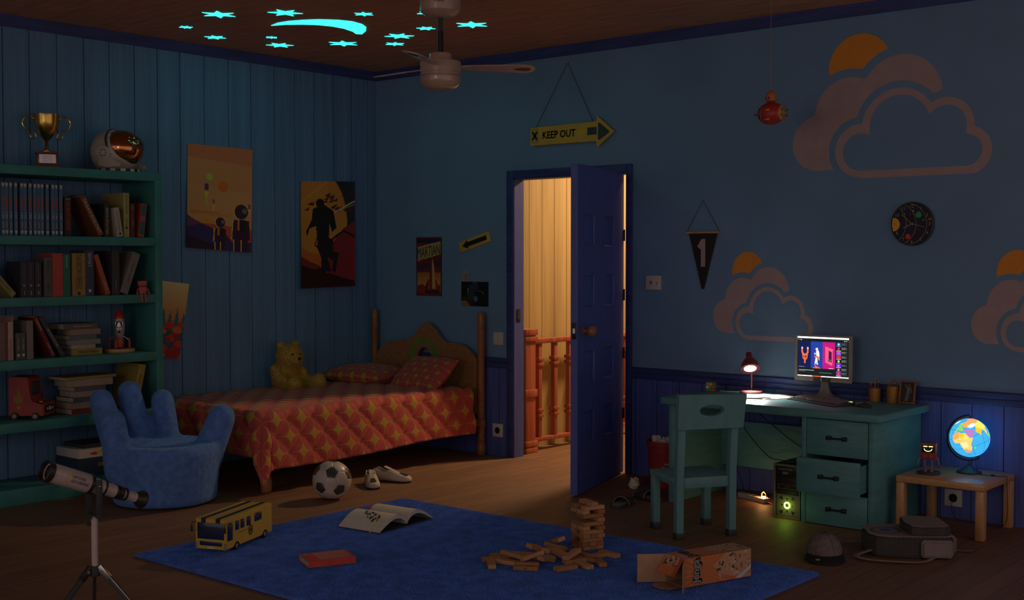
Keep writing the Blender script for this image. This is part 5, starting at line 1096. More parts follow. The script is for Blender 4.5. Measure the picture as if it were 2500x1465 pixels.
def crumple(c,r,seed,label,grp=None):
    mb=MB();bm=bmesh.new();bmesh.ops.create_icosphere(bm,subdivisions=3,radius=1)
    vs=[]
    for v in bm.verts:
        n_=noise.noise(v.co*1.6+Vector((seed*3.1,0,0)))*.35+abs(noise.noise(v.co*3.7+Vector((0,seed*2.3,0))))*.45;vs.append(tuple(v.co*r*(.72+n_)))
    fs=[tuple(v.index for v in f.verts) for f in bm.faces];bm.free();mb.add(vs,fs,PAPER);return single(mb,'crumpled_paper',label,'crumpled paper',grp,M=T(*c),sharp=.25)
crumple((bx-.05,by-.03,.288),.046,1,'crumpled paper ball at the left of the waste bin','crumpled papers in the waste bin');crumple((bx+.025,by-.045,.285),.044,2,'crumpled paper ball at the front of the waste bin','crumpled papers in the waste bin');crumple((bx+.07,by+.03,.28),.040,3,'crumpled paper ball at the right of the waste bin','crumpled papers in the waste bin');crumple((bx,by+.05,.285),.042,5,'crumpled paper ball at the back of the waste bin','crumpled papers in the waste bin')
crumple((2.815,-.435,.032),.042,4,'crumpled paper ball on the floor beside the waste bin')
# ---------------------------------------------------------------- side table, globe, smiling robot
t=thing('side_table','low light oak side table right of the desk','table',(4.78,-.25,0))
mb=MB();mb.box((4.552,-.488,.256),(5.020,-.022,.292),TABW,bev=.006);mb.build('table_top',t,True)
for x in(4.575,4.997):
    for y in(-.462,-.047): mb=MB();mb.cb((x,y,.128),(.044,.050,.256),TABW,bev=.005);mb.build('leg',t,True)
def globe():
    c=Vector((4.826,-.165,.483));r=.104;t=thing('globe_lamp','glowing world globe lamp on the oak side table','globe',(4.83,-.165,.292))
    p=Paint(300,150,S(60,170,225));lon=lambda d:(d+180)/360;lat=lambda d:(d+90)/180;LL=lambda L:[(lon(a),lat(b)) for a,b in L]
    p.a+=0;d=((p.Y-.5)*2)[...,None]
    yl=S(250,225,90);orr=S(250,160,90);go=S(250,190,40);gn=S(130,205,90);pu=S(180,120,190);pk=S(245,90,110);wh=S(245,245,240);pe=S(250,200,110)
    for L,c_ in(([(-17,15),(-16,28),(-6,36),(10,37),(20,32),(32,31),(43,12),(51,12),(40,-4),(40,-16),(33,-28),(27,-34),(18,-34),(12,-18),(9,-1),(8,5),(-8,5)],pe),([(-16,28),(-6,36),(10,37),(10,20),(-5,16),(-17,15)],orr),([(10,37),(20,32),(25,31),(24,20),(10,20)],go),([(24,12),(36,12),(36,22),(24,22)],yl),([(12,-18),(22,-18),(33,-28),(27,-34),(18,-34)],S(245,150,110)),([(12,5),(30,5),(30,-12),(13,-12)],S(245,225,160)),
        ([(-10,36),(-9,43),(-2,44),(-4,48),(3,51),(8,57),(5,60),(12,66),(22,70),(30,70),(30,60),(22,55),(30,46),(28,41),(22,37),(18,40),(8,44),(0,38)],gn),([(28,41),(44,41),(50,37),(60,37),(66,26),(57,25),(56,18),(45,12),(34,28),(35,36),(27,37)],pu),
        ([(30,70),(40,67),(60,70),(75,73),(100,77),(140,73),(180,69),(180,64),(160,60),(140,54),(135,44),(128,50),(108,50),(90,50),(75,54),(55,51),(45,44),(38,47),(30,52),(26,60)],orr),([(50,51),(75,54),(88,49),(80,43),(68,41),(55,41),(48,46)],wh),([(74,38),(80,43),(90,49),(118,50),(131,48),(127,40),(120,35),(122,28),(112,21),(98,22),(85,28)],yl),([(66,25),(72,34),(78,35),(88,27),(92,22),(86,20),(80,14),(78,8),(73,17)],go),([(92,22),(108,22),(109,12),(103,8),(104,1),(98,8),(97,16)],pe),
        ([(95,5),(106,-6),(118,-8),(118,5),(110,3),(100,2)],gn),([(131,-1),(150,-8),(141,-9)],gn),([(114,-22),(122,-17),(131,-12),(137,-12),(142,-11),(153,-27),(148,-38),(138,-35),(130,-32),(116,-34)],pk),([(-80,8),(-60,10),(-50,2),(-35,-6),(-40,-20),(-55,-34),(-68,-52),(-75,-45),(-70,-18),(-80,-5)],gn),([(-55,60),(-22,70),(-18,80),(-60,82),(-52,68)],wh),([(-125,50),(-65,45),(-80,30),(-97,26),(-120,35)],gn),([(-165,60),(-130,70),(-80,72),(-60,55),(-75,46),(-125,50)],pe),([(46,-15),(50,-16),(47,-25),(44,-22)],gn),([(130,32),(140,36),(141,42),(137,36)],gn)):
        p.poly(LL(L),c_)
    g0=np.abs(((p.Y*12)+.5)%1-.5)<.028;g1=np.abs(((p.X*18)+.5)%1-.5)<.02;sea=(p.a[...,2]>.6)&(p.a[...,0]<.2);p.a[(g0|g1)&sea]=S(25,110,180)
    AX=RZ(math.radians(-96+8))@RY(math.radians(-22)) # tilt
    tilt=Matrix.Rotation(math.radians(20),3,Vector((-math.cos(YAW)*0+math.sin(YAW),-math.cos(YAW),0)).normalized())
    face=math.radians(-49.5) # direction towards the camera
    def fn(U,V):
        lo=(U*360-180-58)*PI/180+face;la=(V-.5)*PI
        X=np.cos(la)*np.cos(lo)*r;Y=np.cos(la)*np.sin(lo)*r;Z=np.sin(la)*r
        P=np.stack([X,Y,Z],-1)@np.array(tilt).T
        return [P[...,0]+c.x,P[...,1]+c.y,P[...,2]+c.z]
    link('globe_ball',sheet(p,fn,GLB),t,True)
    rt=Vector((math.cos(YAW),math.sin(YAW),0));up=Vector((0,0,1));mb=MB()
    ang=[math.radians(a) for a in range(92,302,7)];R_=r+.016
    mb.tube([c+rt*(R_*math.cos(a))+up*(R_*math.sin(a)) for a in ang],.0065,BLK,10);mb.tube([c+rt*(R_*math.cos(ang[0]))+up*(R_*math.sin(ang[0])),c+rt*.002+up*(r-.001)],.005,BLK,8)
    e=c+rt*(R_*math.cos(ang[-1]))+up*(R_*math.sin(ang[-1]));mb.tube([e,c+rt*.040+up*(-r+.008)],.006,BLK,8);mb.build('meridian_arm',t,True)
    mb=MB(T(c.x,c.y,.292));mb.lathe([(.0001,0),(.064,0),(.066,.004),(.064,.009),(.050,.014),(.030,.024),(.018,.036),(.010,.040),(.010,.052),(.006,.056),(.004,.068),(.0001,.069)],mat('globe_base',(.035,.055,.06),.4),seg=44);mb.build('base',t,True)
    l=light('globe_light','POINT',tuple(c),1.5,(.45,.68,1),shadow_soft_size=.1)
    # the ball glows from inside: its light leaves through the lit map
    P=[Vector(q) for q in((c.x+.035,c.y-.01,.385),(c.x+.045,c.y-.02,.345),(c.x+.06,c.y-.03,.30),(c.x+.10,c.y-.03,.2945),(c.x+.165,c.y-.02,.2945),(5.020,-.17,.2945),(5.028,-.172,.286),(5.030,-.17,.20),(5.02,-.14,.06),(4.97,-.11,.004),(4.90,-.08,.004),(4.80,-.06,.003),(4.72,-.05,.004),(4.68,-.035,.06),(4.684,-.014,.11))];mb=MB();sm=[]
    for i in range(len(P)-1):
        p0,p1,p2,p3=P[max(i-1,0)],P[i],P[i+1],P[min(i+2,len(P)-1)]
        for k in range(5):
            u=k/5;sm.append(.5*((2*p1)+(-p0+p2)*u+(2*p0-5*p1+4*p2-p3)*u*u+(-p0+3*p1-3*p2+p3)*u**3))
    sm.append(P[-1]);mb.tube(sm,.0016,BLK,6);cb=mb.build('cable',t,True)
    mb=MB(T(c.x+.135,c.y-.023,.2975)@RZ(.1));mb.cb((0,0,0),(.022,.009,.006),BLK,bev=.002);mb.build('cable_switch',t,True);mb=MB();mb.cb((4.683,-.012,.115),(.05,.006,.004),BLK,bev=.001);mb.cyl((4.683,-.009,.115),(4.683,-.018,.115),.010,BLK);mb.build('plug',t,True)
globe()
def smile():
    RB=mat('robot_red',(.36,.045,.04),.4,coat=.2);M=T(4.668,-.33,.292)@RZ(math.radians(15));t=thing('smiling_robot_toy','small red robot toy with a glowing smile face standing on a round base','toy robot',None,M=M)
    mb=MB();mb.lathe([(.0001,0),(.060,0),(.062,.003),(.062,.009),(.058,.012),(.03,.012),(.03,.0125),(.0001,.0125)],DGR,seg=44);mb.build('round_base',t)
    mb=MB();mb.cb((0,0,.124),(.082,.066,.088),RB,bev=.004);mb.build('body',t)
    mb=MB();mb.box((-.034,-.0345,.118),(.034,-.0328,.160),BLK,bev=.001);mb.build('face_screen',t)
    GL=mat('smile_glow',(.7,.9,.3),emit=(.80,.95,.35),es=1.6)
    for s_ in(-1,1): mb=MB();mb.cb((s_*.014,-.0352,.151),(.021,.0012,.005),GL);mb.build('eye',t)
    mb=MB();mb.tube([(.020*math.cos(a),-.0352,.139+.014*math.sin(a)) for a in [PI+PI*i/14 for i in range(15)]],.0020,GL,6);mb.build('smile',t)
    for s_ in(-1,1): mb=MB(FR((s_*.015,-.033,.099),(1,0,0),(0,0,1)));mb.lathe([(.008,0),(.007,.003),(.0001,.003)],mat('robot_knob',(.30,.14,.05),.4),seg=18);mb.build('knob',t)
    for s_ in(-1,1):
        mb=MB();mb.tube([(s_*.018,-.005,.082),(s_*.020,-.008,.055),(s_*.016,-.010,.030)],.0018,TABW,6);mb.lathe([(.0001,.0125),(.010,.0125),(.010,.018),(.006,.028),(.0001,.036)],RB,T(s_*.016,-.012,0),seg=16);mb.build('leg',t)
        mb=MB();mb.tube([(s_*.041,0,.092),(s_*.050,-.006,.070),(s_*.056,-.012,.050)],.0018,TABW,6);mb.ball((s_*.057,-.013,.044),(.006,.005,.008),RB,seg=12,rings=8);mb.build('arm',t)
    mb=MB(FR((.0415,.0,.100),(0,1,0),(0,0,1)));mb.lathe([(.005,0),(.005,.001)],BLK,seg=14);mb.build('side_port',t)
smile()
# ================================================================ rug and the things on the floor
RUGB=mat('rug_blue',(.08,.17,.60),.95,var=.25,scale=9,bump=.3)
def rug():
    x0,x1,y0,y1,h=2.0,4.70,-3.49,-1.66,.016
    mb=MB();mb.box((x0,y0,.0005),(x1,y1,h),RUGB,bev=.006);o=mb.build('rug');tag(o,'large blue shaggy rug in the middle of the wooden floor','rug')
    n=480000;rs=np.random.RandomState(2);X=x0+.004+(x1-x0-.008)*rs.rand(n);Y=y0+.004+(y1-y0-.008)*rs.rand(n)
    # no pile needed far outside the frame, keep it denser near the camera side
    A=rs.rand(n)*2*PI;w_=.0024;hh=.0085*(.6+.6*rs.rand(n));lean=(noise_field(X,Y)*.004)
    B=np.stack([X,Y,np.full(n,h-.002)],-1);side=np.stack([np.cos(A),np.sin(A),np.zeros(n)],-1)*w_/2
    tip=B+np.stack([rs.randn(n)*.004+lean,rs.randn(n)*.004+lean*.6,hh],-1)
    vs=np.empty((n*3,3));vs[0::3]=B-side;vs[1::3]=B+side;vs[2::3]=tip
    me=bpy.data.meshes.new('pile');me.vertices.add(n*3);me.vertices.foreach_set('co',vs.ravel());me.loops.add(n*3);me.loops.foreach_set('vertex_index',np.arange(n*3,dtype=np.int32))
    me.polygons.add(n);me.polygons.foreach_set('loop_start',np.arange(0,n*3,3,dtype=np.int32));me.polygons.foreach_set('loop_total',np.full(n,3,np.int32));me.update(calc_edges=True)
    me.materials.append(mat('rug_pile',(.105,.265,.80),.9,var=.25,scale=14,sheen=.3));q=link('pile',me,o);q['kind']='stuff'
def noise_field(X,Y): return np.sin(X*9+3*np.sin(Y*5))*np.cos(Y*11+2*np.sin(X*7))
rug();RZ0=.021
# football
def football():
    M=T(1.632,-1.905,.117)@Euler((.9,.35,.2)).to_matrix().to_4x4();t=thing('football','white football with black pentagons on the floor beside the bed','ball',None,M=T(1.632,-1.905,.0));R=.117
    ph=(1+5**.5)/2;P5=[]
    for a in(-1,1):
        for b in(-ph,ph): P5+=[(0,a,b),(a,b,0),(b,0,a)]
    P5=np.array(P5,float);P5/=np.linalg.norm(P5[0]);P6=[]
    for a in(-1,1):
        for b in(-1,1):
            for c in(-1,1): P6.append((a,b,c))
            P6+=[(a/ph,0,b*ph),(0,a*ph,b/ph),(a*ph,b/ph,0)]
    P6=np.array(P6,float);P6/=np.linalg.norm(P6,axis=1,keepdims=True)
    N_=np.vstack([P5,P6]);D_=np.array([2.327]*12+[2.267]*20)
    bm=bmesh.new();bmesh.ops.create_icosphere(bm,subdivisions=7,radius=1);me=bpy.data.meshes.new('panels')
    V=np.array([v.co[:] for v in bm.verts]);dt=V@N_.T/D_;so=np.sort(dt,1);gap=(so[:,-1]-so[:,-2])/so[:,-1];k=dt.argmax(1)
    rr=R*(1-.030*np.exp(-(gap/.018)**2));V2=V*rr[:,None]
    for v,c in zip(bm.verts,V2): v.co=c
    fc=np.array([f.calc_center_median()[:] for f in bm.faces]);kf=((fc/np.linalg.norm(fc,axis=1,keepdims=True))@N_.T/D_).argmax(1)
    # turn so that a pentagon sits at upper middle facing the camera
    for f,q in zip(bm.faces,kf): f.material_index=0 if q>=12 else 1;f.smooth=True
    Q=Matrix.Rotation(0,3,'Z');v0=Vector(P5[0]);tgt=Vector((.62,-.55,.56)).normalized();rot=v0.rotation_difference(tgt).to_matrix()
    tw=Matrix.Rotation(math.radians(12),3,tgt);bm.transform((tw@rot).to_4x4());bm.to_mesh(me);bm.free()
    me.materials.append(mat('ball_white',(.56,.50,.45),.45,coat=.2));me.materials.append(mat('ball_black',(.05,.05,.045),.4,coat=.2))
    me.transform(T(1.632,-1.905,.117));link('panels',me,t,True)
football()
SHW=mat('shoe_white',(.54,.48,.42),.6,bump=.1);SHB=mat('shoe_black',(.022,.022,.022),.6)
def shoe_sections(L,W_,prof):
    """prof rows: (x along 0..1, half width, height); returns half-open upper mesh"""
    vs=[];fs=[];n=14
    for x,hw,h,flat_ in prof:
        for i in range(n+1):
            a=PI*i/n;c_,s_=math.cos(a),math.sin(a);sg=(1 if c_>0 else -1)
            vs.append((x*L,hw*W_*abs(c_)**.75*sg,.012+h*abs(s_)**flat_))
    for j in range(len(prof)-1):
        for i in range(n): fs.append((j*(n+1)+i,(j+1)*(n+1)+i,(j+1)*(n+1)+i+1,j*(n+1)+i+1))
    return vs,fs
def sneaker(x,y,rot,label):
    M=T(x,y,0)@RZ(math.radians(rot));t=thing('sneaker',label,'sneaker',None,'pair of sneakers' if False else 0,M=M);t['group']='pair of white sneakers by the bed'
    L=.255;t0=-.5*L
    out=[(.0,-.026),(.02,-.034),(.06,-.035),(.11,-.032),(.16,-.040),(.20,-.044),(.235,-.036),(.252,-.016),(.256,.004),(.25,.022),(.23,.040),(.19,.045),(.15,.038),(.10,.031),(.05,.034),(.015,.033),(.0,.024)]
    mb=MB();mb.prism([(a+t0,b) for a,b in out],.014,SHB,bev=.002);mb.build('sole',t)
    prof=[(0,.55,.075,.55),(.02,.70,.082,.55),(.08,.78,.080,.5),(.16,.80,.068,.5),(.26,.80,.060,.5),(.36,.82,.060,.55),(.42,.85,.066,.6),(.50,.88,.062,.7),(.60,.94,.052,.75),(.72,1.0,.042,.7),(.84,.96,.034,.6),(.93,.80,.028,.55),(.98,.55,.022,.6),(1.0,.30,.012,.6),(1.006,.02,.001,.6)]
    vs,fs=shoe_sections(L,.043,prof);n=14
    keep=[]
    for k,f in enumerate(fs):
        j,i=divmod(k,n)
        if 0<=j<=4 and 4<=i<=9: continue
        if j==5 and 5<=i<=8: continue
        keep.append(f)
    mb=MB(T(t0,0,0));mb.add(vs,keep,SHW);o=mb.build('upper',t,sharp=2);m_=o.modifiers.new('t','SOLIDIFY');m_.thickness=.004;m_.offset=-1
    mb=MB();mb.prism([(-.018,-.015),(.0,-.019),(.07,-.016),(.07,.016),(.0,.019),(-.018,.015)],.004,SHW,T(t0+.085,0,.088)@RY(math.radians(20)),bev=.001);mb.build('tongue',t)
    for s_ in(-1,1):
        for i in range(5):
            mb=MB();xx=t0+.098+.0125*i;hw=.043*(.86+.02*i);mb.tube([(xx+.010,s_*(hw+.0015),.018),(xx+.006,s_*(hw*1.0),.036),(xx,s_*(hw*.80),.052-.0012*i)],.0026,SHB,6,flat=.6);mb.build('side_stripe',t)
    for i in range(5): mb=MB();xx=t0+.120+.013*i;zz=.0775-.0046*i;mb.tube([(xx-.004,-.020,zz-.006),(xx,-.008,zz),(xx+.003,.008,zz),(xx-.002,.020,zz-.006)],.0022,SHB,6);mb.build('lace',t)
    mb=MB();mb.tube([(t0+.118,.01,.083),(t0+.10,.035,.07),(t0+.09,.052,.035),(t0+.08,.058,.004)],.0016,SHB,6);mb.build('lace',t)
    mb=MB();P=[];
    mb.prism([(0,-.012),(.055,-.020),(.062,0),(.055,.020),(0,.012)],.002,SHB,T(t0+.178,0,.0585)@RY(math.radians(11)),bev=.0006);mb.build('toe_panel',t)
sneaker(1.500,-1.455,-38,'white and black sneaker pointing at the camera, nearer the football');sneaker(1.478,-1.250,19,'white and black sneaker seen from the side, further from the football')
def slipper(x,y,rot,label):
    M=T(x,y,0)@RZ(math.radians(rot));t=thing('slipper',label,'slipper',None,M=M);t['group']='pair of grey slide slippers'
    out=[(-.12,-.020),(-.10,-.034),(-.04,-.034),(.03,-.042),(.08,-.044),(.115,-.030),(.125,0),(.115,.030),(.08,.044),(.03,.040),(-.04,.034),(-.10,.034),(-.12,.020)]
    mb=MB();mb.prism(out,.020,DGR,bev=.003);mb.build('sole',t);mb=MB();mb.prism([(a*.93,b*.9) for a,b in out],.003,GRY,T(0,0,.020),bev=.001);mb.build('footbed',t)
    mb=MB();vs=[];n=14
    for j in range(7):
        xx=-.02+.018*j
        for i in range(n+1): a=PI*i/n;vs.append((xx,.046*math.cos(a)*(1-.02*abs(j-3)),.010+(.046-.0036*j)*math.sin(a)**.8))
    mb.add(vs,[(j*(n+1)+i,(j+1)*(n+1)+i,(j+1)*(n+1)+i+1,j*(n+1)+i+1) for j in range(6) for i in range(n)],DGR);o=mb.build('strap',t,sharp=2);m_=o.modifiers.new('t','SOLIDIFY');m_.thickness=.004
    for xx in(-.021,.089): 
        mb=MB();mb.tube([(xx,.047*math.cos(PI*i/14),.011+(.046-.0036*(xx+.02)/.018)*math.sin(PI*i/14)**.8) for i in range(15)],.0022,GRY,6);mb.build('strap_piping',t)
    mb=MB(T(.03,-.0,.0475)@RY(.2));mb.text('NORD',.055,.020,GRY);mb.build('strap_mark',t)
slipper(3.075,-.925,105,'grey slide slipper nearer the wooden block tower');slipper(3.085,-.675,160,'grey slide slipper partly behind the teal chair leg')
# toy bus
def bus():
    a=math.atan2(-.925,.38);M=T(2.196,-3.040,RZ0)@RZ(a);t=thing('toy_bus','yellow toy bus with black roof stripes on the corner of the blue rug','toy bus',None,M=M)
    BY=mat('bus_yellow',(.60,.41,.045),.4,var=.06,coat=.3);GL=mat('bus_window',(.020,.030,.085),.15,coat=.5)
    L,W_,z0,z1=.445,.172,.018,.166;mb=MB()
    # side profile with wheel arches, extruded across the width
    def archs(xc): return [(xc+.030*math.cos(q),z0+.026*math.sin(q)) for q in [PI*i/8 for i in range(9)]]
    pr=[(-L/2,z0)]+archs(-.150)[::-1]+archs(.125)[::-1]+[(L/2,z0),(L/2,z1-.006),(L/2-.006,z1),(-L/2+.006,z1),(-L/2,z1-.006)]
    mb.prism(pr,W_,BY,FR((0,W_/2,0),(1,0,0),(0,0,1)),bev=.003);mb.build('body',t)
    for y in(-.040,.040): mb=MB();mb.box((-L/2+.004,y-.012,z1),(L/2+.0012,y+.012,z1+.001),BLK);mb.box((L/2,y-.012,z1-.022),(L/2+.0012,y+.012,z1+.001),BLK);mb.build('roof_stripe',t)
    mb=MB();mb.box((L/2,-.074,.066),(L/2+.0016,.074,.146),GL,bev=.0006);mb.build('windscreen',t)
    mb=MB();mb.box((L/2,-.062,.034),(L/2+.0016,.062,.055),GL,bev=.0006);mb.build('grille',t);mb=MB();mb.box((L/2,-.020,.020),(L/2+.0016,.020,.028),CREAM);mb.build('number_plate',t)
    for s_ in(-1,1):
        for x0,x1,zz0,zz1 in((.165,.213,.058,.146),(.105,.140,.098,.144),(.055,.090,.098,.144),(-.005,.032,.098,.144),(-.115,-.045,.104,.146)):
            mb=MB();ya,yb=(W_/2,W_/2+.0014) if s_>0 else (-W_/2-.0014,-W_/2);mb.box((x0,ya,zz0),(x1,yb,zz1),GL,bev=.0005);mb.build('window',t)
        for xc in(-.150,.125):
            mb=MB();mb.cyl((xc,s_*.066,.020),(xc,s_*.084,.020),.020,BLK,seg=24);mb.cyl((xc,s_*.084,.020),(xc,s_*.0855,.020),.011,GRY,seg=20);mb.build('wheel',t)
        for yy,zz in((.078,.044),(.078,.028)): mb=MB(FR((L/2,s_*yy,zz),(0,1,0),(0,0,1)));mb.lathe([(.007,0),(.006,.003),(.0001,.003)],GRY,seg=16);mb.build('headlight',t)
        mb=MB();mb.tube([(L/2-.004,s_*.080,.148),(L/2+.014,s_*.088,.148),(L/2+.022,s_*.092,.146),(L/2+.022,s_*.092,.112)],.0022,BLK,6);mb.cb((L/2+.022,s_*.092,.118),(.004,.010,.028),BLK,bev=.001);mb.build('mirror',t)
        K=FR((-.005,s_*(W_/2+.0006),.072),(s_*-1.0,0,0),(0,0,1)) if s_>0 else FR((-.005,-(W_/2+.0006),.072),(1,0,0),(0,0,1))
        mb=MB(K);mb.shape([ell(0,0,.020,.026),ell(0,0,.015,.020)],.0006,BLK)
        for i in range(6): mb.M=K@RZ(i*PI/3);mb.cb((.0085,0,.0004),(.013,.003,.0006),BLK)
        mb.M=K;mb.shape([ell(0,0,.006,.008),ell(0,0,.003,.004)],.0006,BLK);mb.build('round_emblem',t)
        mb=MB(K@T(.07 if s_<0 else -.07,.010,0));mb.text('SCHOOL EDITION',.085,.007,mat('bus_ink',(.20,.06,.02)));mb.build('side_lettering',t)
bus()
# red hardback
def redbook():
    M=T(2.826,-2.995,RZ0)@RZ(math.radians(66.5));mb=book_mesh(.030,.230,.165,REDC);t=mb.build('book');K=M@T(0,-.115,.015)@RX(0)@Matrix(((0,0,1,0),(0,0,0,0),(0,0,0,0),(0,0,0,1))) if False else M
    # lay flat: spine towards the camera side
    t.matrix_basis=T(2.922,-3.030,RZ0+.015)@RZ(math.radians(-24))@T(0,.0,0)@RX(PI/2)@T(0,0,-.115) ;WM[t]=t.matrix_basis;tag(t,'red hardback book lying on the blue rug below the toy bus','book')
    for i in range(13): mb=MB(FR((-.085,.0153,.018+.0125*i),(1,0,0),(0,0,-1)));mb.cb((0,0,.0002),(.135,.0012,.0004),CREAM);mb.build('cover_line',t)
    for i in range(9): mb=MB(FR((-.022-.016*i,.0153,.093),(1,0,0),(0,0,-1)));mb.cb((0,0,.0002),(.0012,.150,.0004),CREAM);mb.build('cover_line',t)
    mb=MB(FR((-.135,.0153,.205),(1,0,0),(0,0,-1)));mb.cb((0,0,.0002),(.035,.022,.0004),GRY);mb.build('cover_patch',t)
redbook()
# open sketchbook
def openbook():
    M=T(2.430,-2.215,RZ0)@RZ(math.radians(96));t=thing('open_book','open sketchbook with a dark floral drawing on the blue rug','open book',None,M=M)
    # local x: across both pages, local y: page height. pages arch on each side of the gutter
    Lh=.285;W_=.222
    def curve(u,sd,lift): # u 0 at gutter .. 1 at fore edge
        return u*W_*sd,.008+lift*(math.sin(PI*min(1,u**.75))*.058+.010*(1-u))
    for sd in(-1,1):
        mb=MB();n=18;vs=[];lay=[(1.0,0),(.80,-.006)]
        for l,dz in lay:
            for i in range(n+1):
                x,z=curve(i/n,sd,l)
                for y in(-Lh/2,Lh/2): vs.append((x,y,max(.001,z+dz)))
        m_=(n+1)*2;fs=[]
        for i in range(n):
            a=i*2;fs+= [(a,a+2,a+3,a+1),(m_+a,m_+a+1,m_+a+3,m_+a+2),(a,m_+a,m_+a+2,a+2),(a+1,a+3,m_+a+3,m_+a+1)]
        fs.append((n*2,m_+n*2,m_+n*2+1,n*2+1));mb.add(vs,fs,PAPER);bmesh.ops.recalc_face_normals(mb.bm,faces=mb.bm.faces);mb.build('page_block',t)
        p=Paint(90,120,(.70,.65,.56));
        for i in range(26 if sd>0 else 24): p.rect(.08,.06+.035*i,.94,.064+.035*i,(.60,.54,.46))
        if sd<0:
            rs=np.random.RandomState(5)
            for i in range(70):
                a,b=rs.rand(2);cx=.42+.22*(a-.5)+.25*(b-.5);cy=.50+.50*(b-.5);p.circ(cx,cy,.02+.025*rs.rand(),(.03,.035,.035) if i%3 else (.70,.65,.56))
        def fn(U,V,sd=sd):
            u=np.clip(U if sd>0 else 1-U,0,1);X=u*W_*sd*.985;Z=.0088+(np.sin(PI*np.minimum(1,u**.75))*.058+.010*(1-u))
            return [X,(V-.5)*Lh*.985,Z+.0008]
        link('page',sheet(p,fn,PRT),t)
    mb=MB();mb.box((-W_-.006,-Lh/2-.006,0),(W_+.006,Lh/2+.006,.0012),DGR);mb.build('cover',t)
    mb=MB(T(.045,Lh/2,.058));mb.cb((0,0,0),(.035,.020,.010),REDC,bev=.002);mb.build('clip',t)
openbook()
M=T(2.575,-2.430,RZ0+.046)@RZ(math.radians(114))@RY(math.radians(-17));mb=MB();mb.cyl((-.085,0,0),(.070,0,0),.0034,YELI,seg=6);mb.cyl((.07,0,0),(.085,0,0),.0034,TABW,r1=.0004,seg=6);single(mb,'pencil','yellow pencil lying across the open sketchbook','pencil',M=M)
# wooden block tower and pile
JW=[mat('block_wood',c,.6,var=.16,scale=6,stretch=(1,9,9),bump=.1) for c in((.52,.26,.11),(.44,.21,.085),(.58,.31,.15),(.36,.165,.065))]
def block_me(m,ln=.115,w_=.037,h=.0193):
    mb=MB();mb.cb((0,0,h/2),(ln,w_,h),m,bev=.0012,seg=1);mb.bm.normal_update();me=bpy.data.meshes.new('block');mb.bm.to_mesh(me);mb.bm.free();me.materials.append(m);return me
BME=[block_me(m) for m in JW];MKm=mat('block_stamp',(.10,.035,.015))
def block(M,k,label,grp,mark=False):
    o=bpy.data.objects.new('wooden_block',BME[k]);COL.objects.link(o);o.matrix_basis=M;WM[o]=M;tag(o,label,'wooden block',grp)
    if mark:
        mb=MB(FR((.0,-.0186,.0097),(1,0,0),(0,0,1)));mb.shape([[(-.008,-.004),(-.004,.002),(0,.005),(.004,.002),(.008,-.004),(.004,-.004),(.002,0),(-.002,0),(-.004,-.004)]],.0003,MKm);mb.build('stamp',o)
tw=T(3.605,-1.968,RZ0)@RZ(math.radians(-20));hh=.0197
# layers bottom to top: direction and which of the three slots are filled, with a shift along the block
LAY=[('x',{-1:.0,0:.002,1:0}),('x2',{-1:-.012,0:.0,1:.004}),('y',{-1:0,1:-.003}),('x2',{-1:.0,0:.004,1:.012}),('y',{-1:-.004,1:.0}),('x2',{-1:-.004,1:.016}),('y',{-1:.0,0:-.004,1:.002}),('x2',{1:.012}),('y',{0:.004,1:0}),('x2',{-1:-.008,1:.014}),('y',{-1:-.004,1:.006}),('x1',{0:.008})]
names=['bottom','second','third','fourth','fifth','sixth','seventh','eighth','ninth','tenth','eleventh','topmost']
rs_=random.Random(3)
for i,(d_,sl) in enumerate(LAY):
    for k,sh in sl.items():
        if d_=='y': M=tw@T(k*.0385,sh,i*hh)@RZ(PI/2+rs_.uniform(-.03,.03))
        else: M=tw@T(sh,k*.0385,i*hh)@RZ(rs_.uniform(-.03,.03))
        side=('front','middle','back')[k+1] if d_!='y' else('left','middle','right')[k+1]
        block(M,rs_.randrange(4),'wooden block in the %s layer of the block tower, %s one'%(names[i],side) if len(sl)>1 else 'single wooden block forming the %s layer of the block tower'%names[i],'wooden blocks in the tower',mark=(d_!='y' and k==min(sl)))
PL=[(3.487,-2.554,0,-44,'separate at its left end'),(3.430,-2.470,0,63,'flat at the far left behind the separate one'),(3.518,-2.478,0,13,'under the raised one at the left of the pile'),(3.528,-2.450,1,18,'raised on the left edge of the pile'),(3.479,-2.321,0,29,'long at the back left of the pile, lying low'),
(3.585,-2.360,2,100,'leaning high in the left middle of the pile'),(3.612,-2.405,1,72,'pale, tilted in front of the high leaning one'),(3.655,-2.502,0,30,'frontmost long one at the left'),(3.615,-2.448,0,35,'just behind the frontmost left one'),(3.690,-2.400,1,100,'broad, sloping toward the camera mid pile'),(3.606,-2.275,1,-75,'end on beneath the top of the pile'),
(3.575,-2.185,1,22,'long and level near the top of the pile'),(3.582,-2.170,2,-31,'topmost of the pile, end on'),(3.690,-2.285,1,-10,'dark, middle of the pile facing up'),(3.735,-2.260,1,96,'tilted up to the right in the pile'),(3.668,-2.125,0,-9,'pale, pointing at the tower behind the pile'),(3.745,-2.255,0,70,'beneath the right tilted one'),(3.795,-2.385,0,72,'frontmost long one at the right'),
(3.825,-2.285,0,-22,'angled away at the right front'),(3.770,-2.190,0,14,'low behind the right front ones'),(3.765,-2.105,0,78,'short looking one near the tower foot'),(3.850,-2.195,0,-39,'square looking one at the right of the pile'),(3.790,-2.040,0,-8,'long one lying alone right of the tower foot'),(3.428,-2.415,0,7,'small looking one at the back left edge'),(3.610,-2.310,0,18,'hidden low in the centre of the pile')]
